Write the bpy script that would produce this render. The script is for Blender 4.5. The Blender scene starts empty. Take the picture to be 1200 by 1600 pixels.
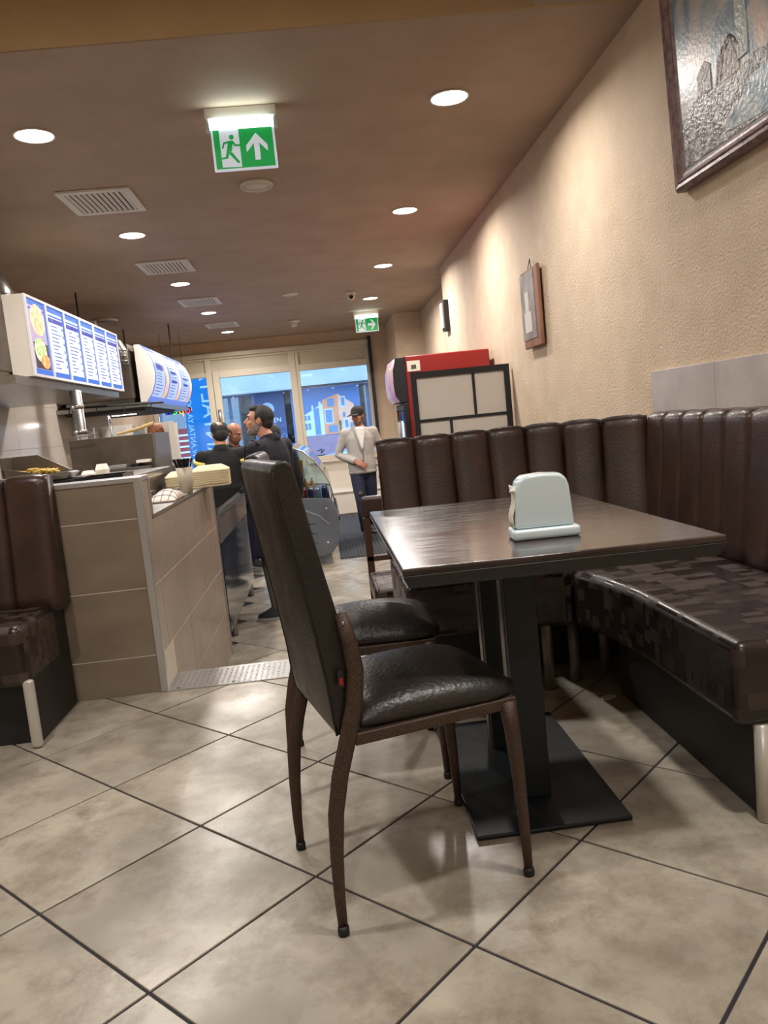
import bpy, bmesh, math, random
from mathutils import Vector, Matrix
random.seed(7)
C = bpy.context.scene.collection
SC = bpy.context.scene
PI = math.pi
# ------------------------------------------------------------------ camera
cam = bpy.data.cameras.new('camera'); camo = bpy.data.objects.new('camera', cam); C.objects.link(camo)
_p, _r, _y = -.1163, .1001, .0691
cy, sy, cp, sp = math.cos(_y), math.sin(_y), math.cos(_p), math.sin(_p)
F = Vector((sy*cp, cy*cp, sp)); RT = Vector((cy, -sy, 0)); DN = F.cross(RT)
c_, s_ = math.cos(_r), math.sin(_r)
right = c_*RT+s_*DN; down = -s_*RT+c_*DN
m3 = Matrix((right, -down, -F)).transposed()
camo.matrix_world = Matrix.Translation((0, 0, 1.08)) @ m3.to_4x4()
cam.sensor_fit = 'VERTICAL'; cam.sensor_height = 36; cam.sensor_width = 27; cam.lens = 1232.2/1600*36
cam.clip_start = .02; cam.clip_end = 200
SC.camera = camo
# ------------------------------------------------------------------ world, exposure
SC.view_settings.view_transform = 'Standard'; SC.view_settings.look = 'None'
SC.view_settings.exposure = 0.0; SC.view_settings.gamma = 1; SC.view_settings.use_curve_mapping = False
SC.cycles.use_denoising = True
SC.cycles.max_bounces = 8; SC.cycles.diffuse_bounces = 5; SC.cycles.sample_clamp_indirect = 6
W = bpy.data.worlds.new('world'); SC.world = W; W.use_nodes = True
W.node_tree.nodes['Background'].inputs[0].default_value = (.66, .84, 1, 1)
W.node_tree.nodes['Background'].inputs[1].default_value = 5.2
LIGHT_W = 36.0      # one downlight
# ------------------------------------------------------------------ materials
def lin(c):
    return tuple((v/255/12.92 if v/255 <= .04045 else ((v/255+.055)/1.055)**2.4) for v in c)+(1,)
def mat(name, rgb, rough=.5, metal=0, rgb2=None, nscale=8, bump=0, bscale=60, emis=0, coat=0, detail=4, contrast=(.35, .65), rough2=None, spec=None, alpha=None, stretch=None):
    m = bpy.data.materials.new(name); m.use_nodes = True
    nt = m.node_tree; b = nt.nodes['Principled BSDF']; L = nt.links.new
    b.inputs['Base Color'].default_value = lin(rgb); b.inputs['Roughness'].default_value = rough
    b.inputs['Metallic'].default_value = metal
    if coat: b.inputs['Coat Weight'].default_value = coat; b.inputs['Coat Roughness'].default_value = .12
    if spec is not None: b.inputs['Specular IOR Level'].default_value = spec
    tc = nt.nodes.new('ShaderNodeTexCoord'); co = tc.outputs['Object']
    if stretch:
        mp = nt.nodes.new('ShaderNodeMapping'); mp.inputs['Scale'].default_value = stretch; L(co, mp.inputs[0]); co = mp.outputs[0]
    col = None
    if rgb2 or rough2 is not None:
        n = nt.nodes.new('ShaderNodeTexNoise'); n.inputs['Scale'].default_value = nscale; n.inputs['Detail'].default_value = detail
        L(co, n.inputs['Vector'])
        r = nt.nodes.new('ShaderNodeMapRange'); r.inputs[1].default_value = contrast[0]; r.inputs[2].default_value = contrast[1]
        L(n.outputs['Fac'], r.inputs[0])
        if rgb2:
            mx = nt.nodes.new('ShaderNodeMix'); mx.data_type = 'RGBA'
            mx.inputs[6].default_value = lin(rgb); mx.inputs[7].default_value = lin(rgb2)
            L(r.outputs[0], mx.inputs[0]); L(mx.outputs[2], b.inputs['Base Color']); col = mx.outputs[2]
        if rough2 is not None:
            r2 = nt.nodes.new('ShaderNodeMapRange'); r2.inputs[3].default_value = rough; r2.inputs[4].default_value = rough2
            L(r.outputs[0], r2.inputs[0]); L(r2.outputs[0], b.inputs['Roughness'])
    if bump:
        n2 = nt.nodes.new('ShaderNodeTexNoise'); n2.inputs['Scale'].default_value = bscale; n2.inputs['Detail'].default_value = 3
        L(co, n2.inputs['Vector'])
        bp = nt.nodes.new('ShaderNodeBump'); bp.inputs['Strength'].default_value = bump; bp.inputs['Distance'].default_value = .01
        L(n2.outputs['Fac'], bp.inputs['Height']); L(bp.outputs[0], b.inputs['Normal'])
    if emis:
        b.inputs['Emission Strength'].default_value = emis
        if col: L(col, b.inputs['Emission Color'])
        else: b.inputs['Emission Color'].default_value = lin(rgb)
    return m
def floor_mat():
    m = mat('floor_tile', (176, 169, 154), .27, rgb2=(142, 135, 121), nscale=3.2, detail=8, contrast=(.36, .66), rough2=.42, bump=.06, bscale=30)
    nt = m.node_tree; L = nt.links.new; b = nt.nodes['Principled BSDF']
    # per-tile tone and a second cloudy layer
    oi = nt.nodes.new('ShaderNodeObjectInfo'); tc = nt.nodes.new('ShaderNodeTexCoord')
    va = nt.nodes.new('ShaderNodeVectorMath'); va.operation = 'SCALE'; va.inputs[3].default_value = 40
    cb = nt.nodes.new('ShaderNodeCombineXYZ'); L(oi.outputs['Random'], cb.inputs[0]); L(oi.outputs['Random'], cb.inputs[2]); L(cb.outputs[0], va.inputs[0])
    ad = nt.nodes.new('ShaderNodeVectorMath'); L(va.outputs[0], ad.inputs[0]); L(tc.outputs['Object'], ad.inputs[1])
    n = nt.nodes.new('ShaderNodeTexNoise'); n.inputs['Scale'].default_value = 7; n.inputs['Detail'].default_value = 10; n.inputs['Roughness'].default_value = .74; n.inputs['Distortion'].default_value = .1
    L(ad.outputs[0], n.inputs['Vector'])
    r = nt.nodes.new('ShaderNodeMapRange'); r.inputs[1].default_value = .45; r.inputs[2].default_value = .74; L(n.outputs['Fac'], r.inputs[0])
    mx = nt.nodes.new('ShaderNodeMix'); mx.data_type = 'RGBA'
    src = b.inputs['Base Color'].links[0].from_socket
    for nn in nt.nodes:
        if nn.type == 'TEX_NOISE' and nn is not n and nn.inputs['Scale'].default_value < 4:
            L(ad.outputs[0], nn.inputs['Vector'])
    L(src, mx.inputs[6]); mx.inputs[7].default_value = lin((118, 104, 88)); L(r.outputs[0], mx.inputs[0])
    hv = nt.nodes.new('ShaderNodeHueSaturation'); L(mx.outputs[2], hv.inputs['Color'])
    mr = nt.nodes.new('ShaderNodeMapRange'); mr.inputs[3].default_value = .93; mr.inputs[4].default_value = 1.07; L(oi.outputs['Random'], mr.inputs[0]); L(mr.outputs[0], hv.inputs['Value'])
    L(hv.outputs[0], b.inputs['Base Color'])
    return m
def patch_mat():
    # woven look leather made of small rectangular matt and shiny fields
    m = mat('seat_leather', (58, 44, 38), .35)
    nt = m.node_tree; L = nt.links.new; b = nt.nodes['Principled BSDF']
    tc = nt.nodes.new('ShaderNodeTexCoord')
    outs = []
    for k, (sx, sy, off) in enumerate(((17, 34, 0), (11, 25, .37))):
        mp = nt.nodes.new('ShaderNodeMapping'); mp.inputs['Scale'].default_value = (sx, sy, 24); mp.inputs['Location'].default_value = (off, off, off)
        L(tc.outputs['Object'], mp.inputs[0])
        fl = nt.nodes.new('ShaderNodeVectorMath'); fl.operation = 'FLOOR'; L(mp.outputs[0], fl.inputs[0])
        wn = nt.nodes.new('ShaderNodeTexWhiteNoise'); wn.noise_dimensions = '3D'; L(fl.outputs[0], wn.inputs['Vector'])
        outs.append(wn.outputs['Value'])
    mm = nt.nodes.new('ShaderNodeMath'); mm.operation = 'MAXIMUM'; L(outs[0], mm.inputs[0]); L(outs[1], mm.inputs[1])
    st = nt.nodes.new('ShaderNodeMapRange'); st.inputs[1].default_value = .6; st.inputs[2].default_value = .95; L(mm.outputs[0], st.inputs[0])
    mx = nt.nodes.new('ShaderNodeMix'); mx.data_type = 'RGBA'; mx.inputs[6].default_value = lin((34, 25, 22)); mx.inputs[7].default_value = lin((64, 52, 46))
    L(st.outputs[0], mx.inputs[0]); L(mx.outputs[2], b.inputs['Base Color'])
    r2 = nt.nodes.new('ShaderNodeMapRange'); r2.inputs[3].default_value = .26; r2.inputs[4].default_value = .5; L(st.outputs[0], r2.inputs[0]); L(r2.outputs[0], b.inputs['Roughness'])
    return m
def glass_mat(name, tint=(235, 245, 255), gl=.12):
    m = bpy.data.materials.new(name); m.use_nodes = True; nt = m.node_tree; nt.nodes.clear(); L = nt.links.new
    o = nt.nodes.new('ShaderNodeOutputMaterial'); t = nt.nodes.new('ShaderNodeBsdfTransparent'); g = nt.nodes.new('ShaderNodeBsdfGlossy')
    t.inputs[0].default_value = lin(tint); g.inputs['Roughness'].default_value = .03
    fr = nt.nodes.new('ShaderNodeFresnel'); fr.inputs[0].default_value = 1.45
    ad = nt.nodes.new('ShaderNodeMath'); ad.operation = 'ADD'; ad.inputs[1].default_value = gl*.3; ad.use_clamp = True
    L(fr.outputs[0], ad.inputs[0])
    x = nt.nodes.new('ShaderNodeMixShader'); L(ad.outputs[0], x.inputs[0]); L(t.outputs[0], x.inputs[1]); L(g.outputs[0], x.inputs[2]); L(x.outputs[0], o.inputs[0])
    return m
M = {}
M['floor'] = floor_mat()
M['grout'] = mat('grout', (36, 35, 42), .8)
M['wall'] = mat('wall_plaster', (206, 186, 162), .75, rgb2=(197, 177, 152), nscale=5, bump=.55, bscale=85)
M['ceil'] = mat('ceiling_paint', (170, 148, 130), .75, rgb2=(162, 140, 122), nscale=3, bump=.15, bscale=70)
M['riser'] = mat('riser_paint', (172, 142, 102), .75, rgb2=(163, 134, 96), nscale=2, bump=.3, bscale=60)
M['leather'] = mat('brown_leather', (62, 42, 34), .31, rgb2=(44, 29, 24), nscale=7, rough2=.42, bump=.12, bscale=120, detail=8, coat=.08)
M['patch'] = patch_mat()
M['chair_leather'] = mat('chair_leather', (38, 33, 28), .32, rgb2=(27, 24, 21), nscale=9, rough2=.45, bump=.18, bscale=90, detail=8)
M['piping'] = mat('piping', (24, 20, 18), .45)
M['frame'] = mat('hammered_frame', (86, 66, 54), .45, .3, rgb2=(48, 36, 30), nscale=420, bump=.2, bscale=400, detail=2)
M['rubber'] = mat('rubber', (18, 18, 18), .6)
M['table'] = mat('table_laminate', (44, 34, 31), .16, rgb2=(58, 46, 41), nscale=26, detail=9, rough2=.26, stretch=(.35, 3, 1), coat=.3)
M['tedge'] = mat('table_edge', (24, 19, 18), .4, rgb2=(36, 29, 26), nscale=60, stretch=(.3, 1, 1))
M['black_metal'] = mat('black_metal', (19, 26, 30), .45, .2, bump=.06, bscale=200)
M['plinth'] = mat('dark_plinth', (30, 24, 22), .55, rgb2=(22, 18, 17), nscale=6)
M['white_leg'] = mat('aluminium_leg', (196, 192, 184), .35, .3)
M['grey_leg'] = mat('grey_leg', (120, 116, 108), .4, .3)
M['whitepl'] = mat('white_plastic', (205, 222, 226), .22, coat=.3)
M['paper'] = mat('paper', (226, 222, 206), .8, bump=.3, bscale=40)
M['tile_brown'] = mat('wall_tile_taupe', (130, 116, 100), .3, rgb2=(116, 102, 87), nscale=3, detail=7, rough2=.38, stretch=(1, 1, 2.5))
M['tile_side'] = mat('wall_tile_greige', (166, 150, 136), .24, rgb2=(154, 138, 124), nscale=2, detail=3, rough2=.34)
M['tile_joint'] = mat('tile_joint', (206, 196, 178), .8)
M['wain'] = mat('wainscot_tile', (196, 188, 182), .25, rgb2=(180, 172, 166), nscale=5, detail=7)
M['ktile'] = mat('kitchen_tile', (214, 205, 194), .15, rgb2=(204, 194, 184), nscale=1.5, coat=.2)
M['steel'] = mat('brushed_steel', (170, 168, 165), .3, .9, rgb2=(140, 138, 134), nscale=20, stretch=(1, 1, 12))
M['steel_dk'] = mat('dull_steel', (120, 110, 100), .38, .75, rgb2=(96, 88, 80), nscale=4)
M['alu'] = mat('aluminium_trim', (188, 188, 188), .32, .7)
M['checker'] = mat('aluminium_plate', (186, 186, 184), .33, .85, rough2=.45, nscale=20)
M['white'] = mat('white_paint', (214, 208, 196), .5)
M['cream'] = mat('cream_frame', (208, 198, 178), .45)
M['creamp'] = mat('cream_panel', (200, 190, 168), .5)
M['black'] = mat('black_gloss', (14, 14, 16), .25)
M['blackm'] = mat('black_matt', (22, 22, 24), .6)
M['navyst'] = mat('dark_blue_trim', (22, 24, 44), .45)
M['red'] = mat('red_enamel', (150, 34, 30), .35, rgb2=(140, 30, 28), nscale=2)
M['frost'] = mat('frosted_panel', (204, 199, 190), .55)
M['brown_wood'] = mat('dark_wood', (78, 50, 36), .4, rgb2=(56, 36, 26), nscale=10, stretch=(1, 1, .2))
M['oak'] = mat('plaque_wood', (142, 98, 72), .5, rgb2=(110, 72, 52), nscale=14, stretch=(1, 1, .2))
M['pframe'] = mat('picture_frame', (132, 108, 106), .36, .1, rgb2=(98, 76, 76), nscale=30, stretch=(1, 1, 1), bump=.2, bscale=90)
M['skin'] = mat('skin', (196, 142, 116), .5, rgb2=(180, 124, 100), nscale=14)
M['skin2'] = mat('skin_tan', (170, 116, 90), .5, rgb2=(154, 102, 80), nscale=14)
M['hair'] = mat('dark_hair', (22, 19, 18), .65, rgb2=(46, 42, 41), nscale=40, bump=.4, bscale=200)
M['beard'] = mat('grey_beard', (150, 140, 132), .8, rgb2=(120, 104, 94), nscale=60)
M['stubble'] = mat('stubble', (104, 76, 62), .8, rgb2=(84, 60, 50), nscale=60)
M['navy'] = mat('navy_cloth', (18, 20, 32), .8, bump=.2, bscale=12)
M['black_cloth'] = mat('black_cloth', (20, 19, 20), .85, bump=.2, bscale=12)
M['grey_cloth'] = mat('grey_hoodie', (168, 164, 160), .9, rgb2=(158, 154, 150), nscale=6, bump=.5, bscale=14)
M['tshirt'] = mat('white_tshirt', (222, 220, 218), .85)
M['jeans'] = mat('navy_jeans', (24, 32, 58), .8, rgb2=(18, 24, 46), nscale=8)
M['olive'] = mat('olive_trousers', (82, 80, 66), .85, bump=.3, bscale=20)
M['shoe'] = mat('dark_shoe', (42, 48, 54), .6)
M['shoew'] = mat('pale_shoe', (190, 190, 190), .6)
M['yellow'] = mat('yellow_stripe', (220, 206, 110), .7)
M['eye'] = mat('eye_white', (220, 214, 206), .3); M['iris'] = mat('iris', (26, 18, 14), .3)
M['lip'] = mat('lip', (150, 88, 78), .5)
M['glass'] = glass_mat('window_glass', (218, 234, 250))
M['glassc'] = glass_mat('cooler_glass', (225, 240, 245), .35)
M['glassg'] = glass_mat('counter_glass', (170, 196, 196), .5)
M['bag'] = mat('dark_reflective_panel', (34, 38, 50), .08, coat=.6)
M['granite'] = mat('grey_laminate', (120, 114, 108), .25, rgb2=(98, 92, 88), nscale=60)
M['cgrey'] = mat('cooler_grey', (104, 112, 120), .4)
M['cgrey2'] = mat('cooler_light', (140, 147, 153), .4)
M['matt'] = mat('entrance_mat', (56, 62, 70), .9)
M['foam'] = mat('foam_cream', (226, 212, 178), .7)
M['foamw'] = mat('foam_white', (240, 232, 222), .7)
M['cup'] = mat('cup_beige', (186, 176, 158), .6)
M['cloth'] = mat('white_cloth', (230, 214, 206), .9)
M['fries'] = mat('fries', (214, 190, 110), .7, rgb2=(190, 150, 70), nscale=40)
M['kebab'] = mat('kebab_meat', (150, 92, 52), .6, rgb2=(84, 46, 26), nscale=30, bump=.8, bscale=40)
M['wood_l'] = mat('pale_wood', (206, 176, 120), .5)
M['asphalt'] = mat('street', (120, 120, 124), .9, rgb2=(104, 104, 108), nscale=3)
M['fascia'] = mat('pale_fascia', (178, 178, 176), .6, rgb2=(160, 164, 168), nscale=1)
M['carp'] = mat('car_silver', (180, 190, 200), .25, .3, coat=.5)
M['oppo'] = mat('shop_dark', (104, 116, 140), .4)
def em(name, rgb, s=1.0):
    m = mat(name, rgb, .5, emis=s); c = lin(rgb)
    m.node_tree.nodes['Principled BSDF'].inputs['Base Color'].default_value = (c[0]*.12, c[1]*.12, c[2]*.12, 1)   # a lit screen reflects little
    return m
M['lamp'] = em('lamp_disc', (255, 246, 232), 12)
M['tube'] = em('sign_tube', (232, 250, 246), 5)
M['green'] = mat('sign_green', (20, 150, 70), .4, emis=.55)
M['signw'] = mat('sign_white', (212, 220, 232), .4, emis=.45)
M['scr_white'] = em('screen_white', (222, 232, 255), 1.25)
M['scr_blue'] = em('screen_blue', (40, 110, 215), 1.0)
M['scr_navy'] = em('screen_navy', (26, 30, 168), 1.0)
M['scr_txt'] = em('screen_text', (84, 100, 180), .8)
M['scr_food1'] = mat('screen_rice_dish', (240, 200, 164), .5, rgb2=(226, 150, 104), nscale=26, emis=.9)
M['scr_food2'] = mat('screen_salad_dish', (226, 220, 190), .5, rgb2=(96, 160, 60), nscale=34, emis=.9)
M['scr_food3'] = mat('screen_grill_dish', (240, 180, 110), .5, rgb2=(216, 110, 60), nscale=30, emis=.9)
M['scr_dark'] = em('screen_dark', (60, 44, 60), .8)
M['scr_lil'] = em('screen_lilac', (196, 176, 214), .95)
M['scr2'] = em('screen_pale', (186, 206, 250), .95)
M['scr2b'] = em('screen_mid', (110, 140, 226), .95)
M['scr_gold'] = mat('screen_gold', (236, 190, 110), .5, rgb2=(180, 150, 170), nscale=12, emis=.85)
M['board_white'] = mat('board_white', (225, 225, 230), .35)
M['led_b'] = em('led_blue', (30, 50, 255), 2); M['led_g'] = em('led_green', (60, 235, 120), 2); M['led_r'] = em('led_red', (255, 60, 90), 2)
M['led_y'] = em('led_orange', (255, 170, 70), 2)
M['fr_lit'] = em('fridge_light', (200, 216, 255), 1.4)
M['canopy_print'] = mat('fridge_canopy', (200, 170, 160), .3, rgb2=(150, 120, 170), nscale=6, emis=.35)
M['banner'] = mat('banner_blue', (40, 150, 225), .6); M['bannerw'] = mat('banner_white', (190, 240, 250), .6)

# ------------------------------------------------------------------ mesh helpers
class MB:
    def __init__(s): s.v = []; s.f = []; s.mi = []; s.ms = []
    def _m(s, m):
        if m is None: return 0
        if m not in s.ms: s.ms.append(m)
        return s.ms.index(m)
    def add(s, vs, fs, m=None):
        o = len(s.v); s.v += [tuple(v) for v in vs]; k = s._m(m)
        for f in fs: s.f.append(tuple(i+o for i in f)); s.mi.append(k)
        return s
    def box(s, x0, x1, y0, y1, z0, z1, m=None, T=None):
        vs = [Vector((x, y, z)) for z in (z0, z1) for y in (y0, y1) for x in (x0, x1)]
        if T: vs = [T @ v for v in vs]
        return s.add(vs, [(0, 2, 3, 1), (4, 5, 7, 6), (0, 1, 5, 4), (2, 6, 7, 3), (0, 4, 6, 2), (1, 3, 7, 5)], m)
    def prism(s, poly, h0, h1, axis='z', m=None, T=None):
        n = len(poly)
        a = sum(poly[i][0]*poly[(i+1) % n][1]-poly[(i+1) % n][0]*poly[i][1] for i in range(n))
        if a < 0: poly = poly[::-1]
        def mk(p, h):
            if axis == 'z': v = Vector((p[0], p[1], h))
            elif axis == 'y': v = Vector((p[0], h, p[1]))
            else: v = Vector((h, p[0], p[1]))
            return T @ v if T else v
        vs = [mk(p, h0) for p in poly]+[mk(p, h1) for p in poly]
        fl = axis == 'y'
        fs = [tuple(range(n))[::-1], tuple(range(n, 2*n))]+[(i, (i+1) % n, (i+1) % n+n, i+n) for i in range(n)]
        if fl: fs = [f[::-1] for f in fs]
        return s.add(vs, fs, m)
    def tube(s, pts, rad, n=10, m=None, cap=True, ell=1.0, up=None):
        pts = [Vector(p) for p in pts]; N = len(pts)
        if not hasattr(rad, '__len__'): rad = [rad]*N
        rings = []; U = Vector(up) if up else None
        for i, p in enumerate(pts):
            t = (pts[min(i+1, N-1)]-pts[max(i-1, 0)]).normalized()
            if U is None: U = Vector((0, 0, 1)) if abs(t.z) < .9 else Vector((1, 0, 0))
            a = (U-t*U.dot(t))
            if a.length < 1e-4: a = Vector((0, 1, 0))-t*t.y
            a.normalize(); b = t.cross(a); U = a
            rings.append([p+(a*math.cos(q)*rad[i]*ell+b*math.sin(q)*rad[i]) for q in [2*PI*k/n for k in range(n)]])
        vs = [v for r in rings for v in r]; fs = []
        for i in range(N-1):
            for k in range(n): fs.append((i*n+k, i*n+(k+1) % n, (i+1)*n+(k+1) % n, (i+1)*n+k))
        if cap: fs += [tuple(range(n))[::-1], tuple(range((N-1)*n, N*n))]
        return s.add(vs, fs, m)
    def lathe(s, prof, c=(0, 0, 0), n=20, m=None, T=None):
        vs = []; fs = []; N = len(prof)
        for r, z in prof:
            for k in range(n):
                v = Vector((c[0]+max(r, 1e-4)*math.cos(2*PI*k/n), c[1]+max(r, 1e-4)*math.sin(2*PI*k/n), c[2]+z)); vs.append(T @ v if T else v)
        for i in range(N-1):
            for k in range(n): fs.append((i*n+k, i*n+(k+1) % n, (i+1)*n+(k+1) % n, (i+1)*n+k))
        fs += [tuple(range(n))[::-1], tuple(range((N-1)*n, N*n))]
        return s.add(vs, fs, m)
    def ell(s, c, r, n=12, m=None, T=None):
        prof = [(math.sin(PI*i/n), -math.cos(PI*i/n)) for i in range(n+1)]
        mt = Matrix.Translation(c) @ Matrix.Diagonal((r[0], r[1], r[2], 1))
        if T: mt = T @ mt
        return s.lathe(prof, n=n+4, m=m, T=mt)
    def loft(s, rings, m=None, n=20, T=None, p=2.0):
        # rings: (cx, cy, z, rx, ry)
        vs = []; fs = []
        for (cx, cy_, z, rx, ry) in rings:
            for k in range(n):
                q = 2*PI*k/n; c, d = math.cos(q), math.sin(q)
                v = Vector((cx+rx*math.copysign(abs(c)**(2/p), c), cy_+ry*math.copysign(abs(d)**(2/p), d), z)); vs.append(T @ v if T else v)
        N = len(rings)
        for i in range(N-1):
            for k in range(n): fs.append((i*n+k, i*n+(k+1) % n, (i+1)*n+(k+1) % n, (i+1)*n+k))
        fs += [tuple(range(n))[::-1], tuple(range((N-1)*n, N*n))]
        return s.add(vs, fs, m)
    def grid(s, pts, m=None):
        nr = len(pts); nc = len(pts[0])
        return s.add([v for r in pts for v in r], [(i*nc+j, i*nc+j+1, (i+1)*nc+j+1, (i+1)*nc+j) for i in range(nr-1) for j in range(nc-1)], m)
    def build(s, name, m=None, parent=None, smooth=False, bevel=0, seg=2, loc=None, fix=False, remesh=0, sm=2, origin=None):
        me = bpy.data.meshes.new(name)
        vs = s.v
        if origin: vs = [(a-origin[0], b-origin[1], c-origin[2]) for a, b, c in vs]
        me.from_pydata(vs, [], s.f)
        ms = s.ms if s.ms else [m]
        for q in ms: me.materials.append(M[q] if isinstance(q, str) else q)
        if s.ms: me.polygons.foreach_set('material_index', s.mi)
        if smooth: me.polygons.foreach_set('use_smooth', [True]*len(me.polygons))
        me.update()
        if fix:
            bm = bmesh.new(); bm.from_mesh(me); bmesh.ops.recalc_face_normals(bm, faces=bm.faces); bm.to_mesh(me); bm.free()
        o = bpy.data.objects.new(name, me); C.objects.link(o)
        if remesh:
            r = o.modifiers.new('r', 'REMESH'); r.mode = 'VOXEL'; r.voxel_size = remesh; r.use_smooth_shade = True
            if sm: q = o.modifiers.new('s', 'SMOOTH'); q.factor = .5; q.iterations = sm
            dg = bpy.context.evaluated_depsgraph_get(); dg.update()
            ne = bpy.data.meshes.new_from_object(o.evaluated_get(dg)); o.modifiers.clear(); o.data = ne; ne.name = name
            bpy.data.meshes.remove(me)
            if not ne.materials: ne.materials.append(M[m])
            ne.polygons.foreach_set('use_smooth', [True]*len(ne.polygons))
        if bevel:
            b = o.modifiers.new('b', 'BEVEL'); b.width = bevel; b.segments = seg; b.limit_method = 'ANGLE'; b.angle_limit = .6
            o.data.polygons.foreach_set('use_smooth', [True]*len(o.data.polygons))
            w = o.modifiers.new('w', 'WEIGHTED_NORMAL'); w.keep_sharp = True
        if parent: o.parent = parent
        if loc: o.location = loc
        if origin: o.location = origin
        return o
def tag(o, label, cat, group=None, kind=None):
    o['label'] = label; o['category'] = cat
    if group: o['group'] = group
    if kind: o['kind'] = kind
    return o
def thing(name, label, cat, loc=(0, 0, 0), rz=0, group=None):
    o = bpy.data.objects.new(name, None); C.objects.link(o); o.empty_display_size = .1
    o.location = loc; o.rotation_euler = (0, 0, rz)
    return tag(o, label, cat, group)
def struct(name, mb, m, **k):
    o = mb.build(name, m, **k); o['kind'] = 'structure'; return o
def kids(o): return [c for c in bpy.data.objects if c.parent == o]
def copy_tree(o, parent=None):
    c = o.copy(); C.objects.link(c)
    if parent: c.parent = parent
    for ch in kids(o): copy_tree(ch, c)
    return c
def rel(o, base):   # things are built in world coordinates, parts get parented to an empty at base
    pass
def text_mesh(name, s, size, m, parent, T, ext=.001, align='CENTER'):
    cu = bpy.data.curves.new(name, 'FONT'); cu.body = s; cu.size = size; cu.extrude = ext; cu.align_x = align; cu.align_y = 'CENTER'
    o = bpy.data.objects.new(name, cu); C.objects.link(o)
    dg = bpy.context.evaluated_depsgraph_get(); dg.update()
    me = bpy.data.meshes.new_from_object(o.evaluated_get(dg)); bpy.data.objects.remove(o)
    me.name = name; me.transform(T); me.materials.clear(); me.materials.append(M[m])
    if T.to_3x3().determinant() < 0: me.flip_normals()
    q = bpy.data.objects.new(name, me); C.objects.link(q); q.parent = parent
    return q
FZ = -.45          # lower floor
HC = 2.78          # ceiling
STEP = 3.66        # platform edge
# ------------------------------------------------------------------ floor
g_ = math.radians(45.31); TS = .4660; OX, OY = -.1205, 3.134
av = (math.sin(g_), math.cos(g_)); bv = (math.cos(g_), -math.sin(g_))
def clip(poly, x0, x1, y0, y1):
    for ax, lim, sg in ((0, x0, 1), (0, x1, -1), (1, y0, 1), (1, y1, -1)):
        out = []
        for i in range(len(poly)):
            a, b = poly[i], poly[(i+1) % len(poly)]
            da, db = (a[ax]-lim)*sg, (b[ax]-lim)*sg
            if da >= 0: out.append(a)
            if (da > 0) != (db > 0) and da != db:
                t = da/(da-db); out.append((a[0]+(b[0]-a[0])*t, a[1]+(b[1]-a[1])*t))
        poly = out
        if len(poly) < 3: return []
    return poly
def tiles(parent, ztop, x0, x1, y0, y1, th=.009, gap=.0038, maxn=300, vis=None):
    n = 0; full = None
    R = range(-40, 60)
    cand = []
    for i in R:
        for j in R:
            cx = OX-av[0]*(i+.5)*TS+bv[0]*(j+.5)*TS; cyy = OY-av[1]*(i+.5)*TS+bv[1]*(j+.5)*TS
            if x0-.4 < cx < x1+.4 and y0-.4 < cyy < y1+.4 and (vis is None or vis(cx, cyy)): cand.append((cyy, cx))
    cand.sort()
    rest = MB()
    h = TS/2-gap
    base = [(av[0]*a*h+bv[0]*b*h, av[1]*a*h+bv[1]*b*h) for a, b in ((-1, -1), (1, -1), (1, 1), (-1, 1))]
    for cyy, cx in cand:
        poly = [(cx+p[0], cyy+p[1]) for p in base]
        inside = all(x0 <= p[0] <= x1 and y0 <= p[1] <= y1 for p in poly)
        cl = poly if inside else clip(poly, x0, x1, y0, y1)
        if len(cl) < 3: continue
        if n < maxn:
            if inside and full:
                o = full.copy(); C.objects.link(o); o.location = (cx, cyy, ztop)
            else:
                o = MB().prism([(p[0]-cx, p[1]-cyy) for p in cl], -th, 0).build('tile', 'floor', parent, bevel=.0015 if inside else 0, seg=1, loc=(cx, cyy, ztop))
                if inside: full = o
            n += 1
        else: rest.prism(cl, ztop-th, ztop)
    if rest.v: r = rest.build('tile', 'floor', parent); r['kind'] = 'stuff'
fl = struct('floor', MB().prism([(-3.6, -2.2), (1.75, -2.2), (1.75, STEP), (-3.6, STEP)], FZ, -.004), 'grout')
tiles(fl, 0, -3.0, 1.6, -.4, STEP-.001, vis=lambda x, y: -1.3-.5*y*0 < x+.9 and x > -2.2 or y > 2.4)
fl2 = struct('floor', MB().box(-3.6, 2.0, STEP, 15.1, FZ-.2, FZ-.004), 'grout')
tiles(fl2, FZ, -1.0, .85, STEP+.001, 14.8, vis=lambda x, y: y > 4.6 and x > -1.0)
# ------------------------------------------------------------------ shell
struct('wall_right', MB().box(1.6, 1.84, -2.2, 9.45, 0-.6, 3.4), 'wall')
struct('wall_right_recess', MB().box(1.84, 2.0, 9.45, 15.1, -.6, 3.4), 'wall')
wc = struct('wall_right_column', MB().box(1.38, 1.84, 13.12, 15.0, FZ, HC), 'wall')
struct('wall_left', MB().box(-3.15, -3.0, -2.2, 10.0, -.6, 3.4), 'wall')
struct('wall_left_far', MB().box(-3.3, -3.15, 10.0, 15.1, -.6, 3.4), 'wall')
struct('wall_front', MB().box(-3.15, 1.75, -2.35, -2.2, -.1, 3.4), 'wall')
ry0, ry1 = 3.72, 3.555     # the riser of the lowered ceiling, slightly out of square
struct('ceiling', MB().prism([(-3.3, ry0+.03), (2.0, ry1-.03), (2.0, 15.1), (-3.3, 15.1)], HC, 3.30, m='ceil'), 'ceil')
struct('ceiling_riser', MB().prism([(-3.3, ry0), (2.0, ry1), (2.0, ry1-.025), (-3.3, ry0+.005-.0)], HC-.001, 3.32), 'riser')
struct('ceiling_dining', MB().box(-3.15, 1.75, -2.35, 3.9, 3.3, 3.42), 'riser')
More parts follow.
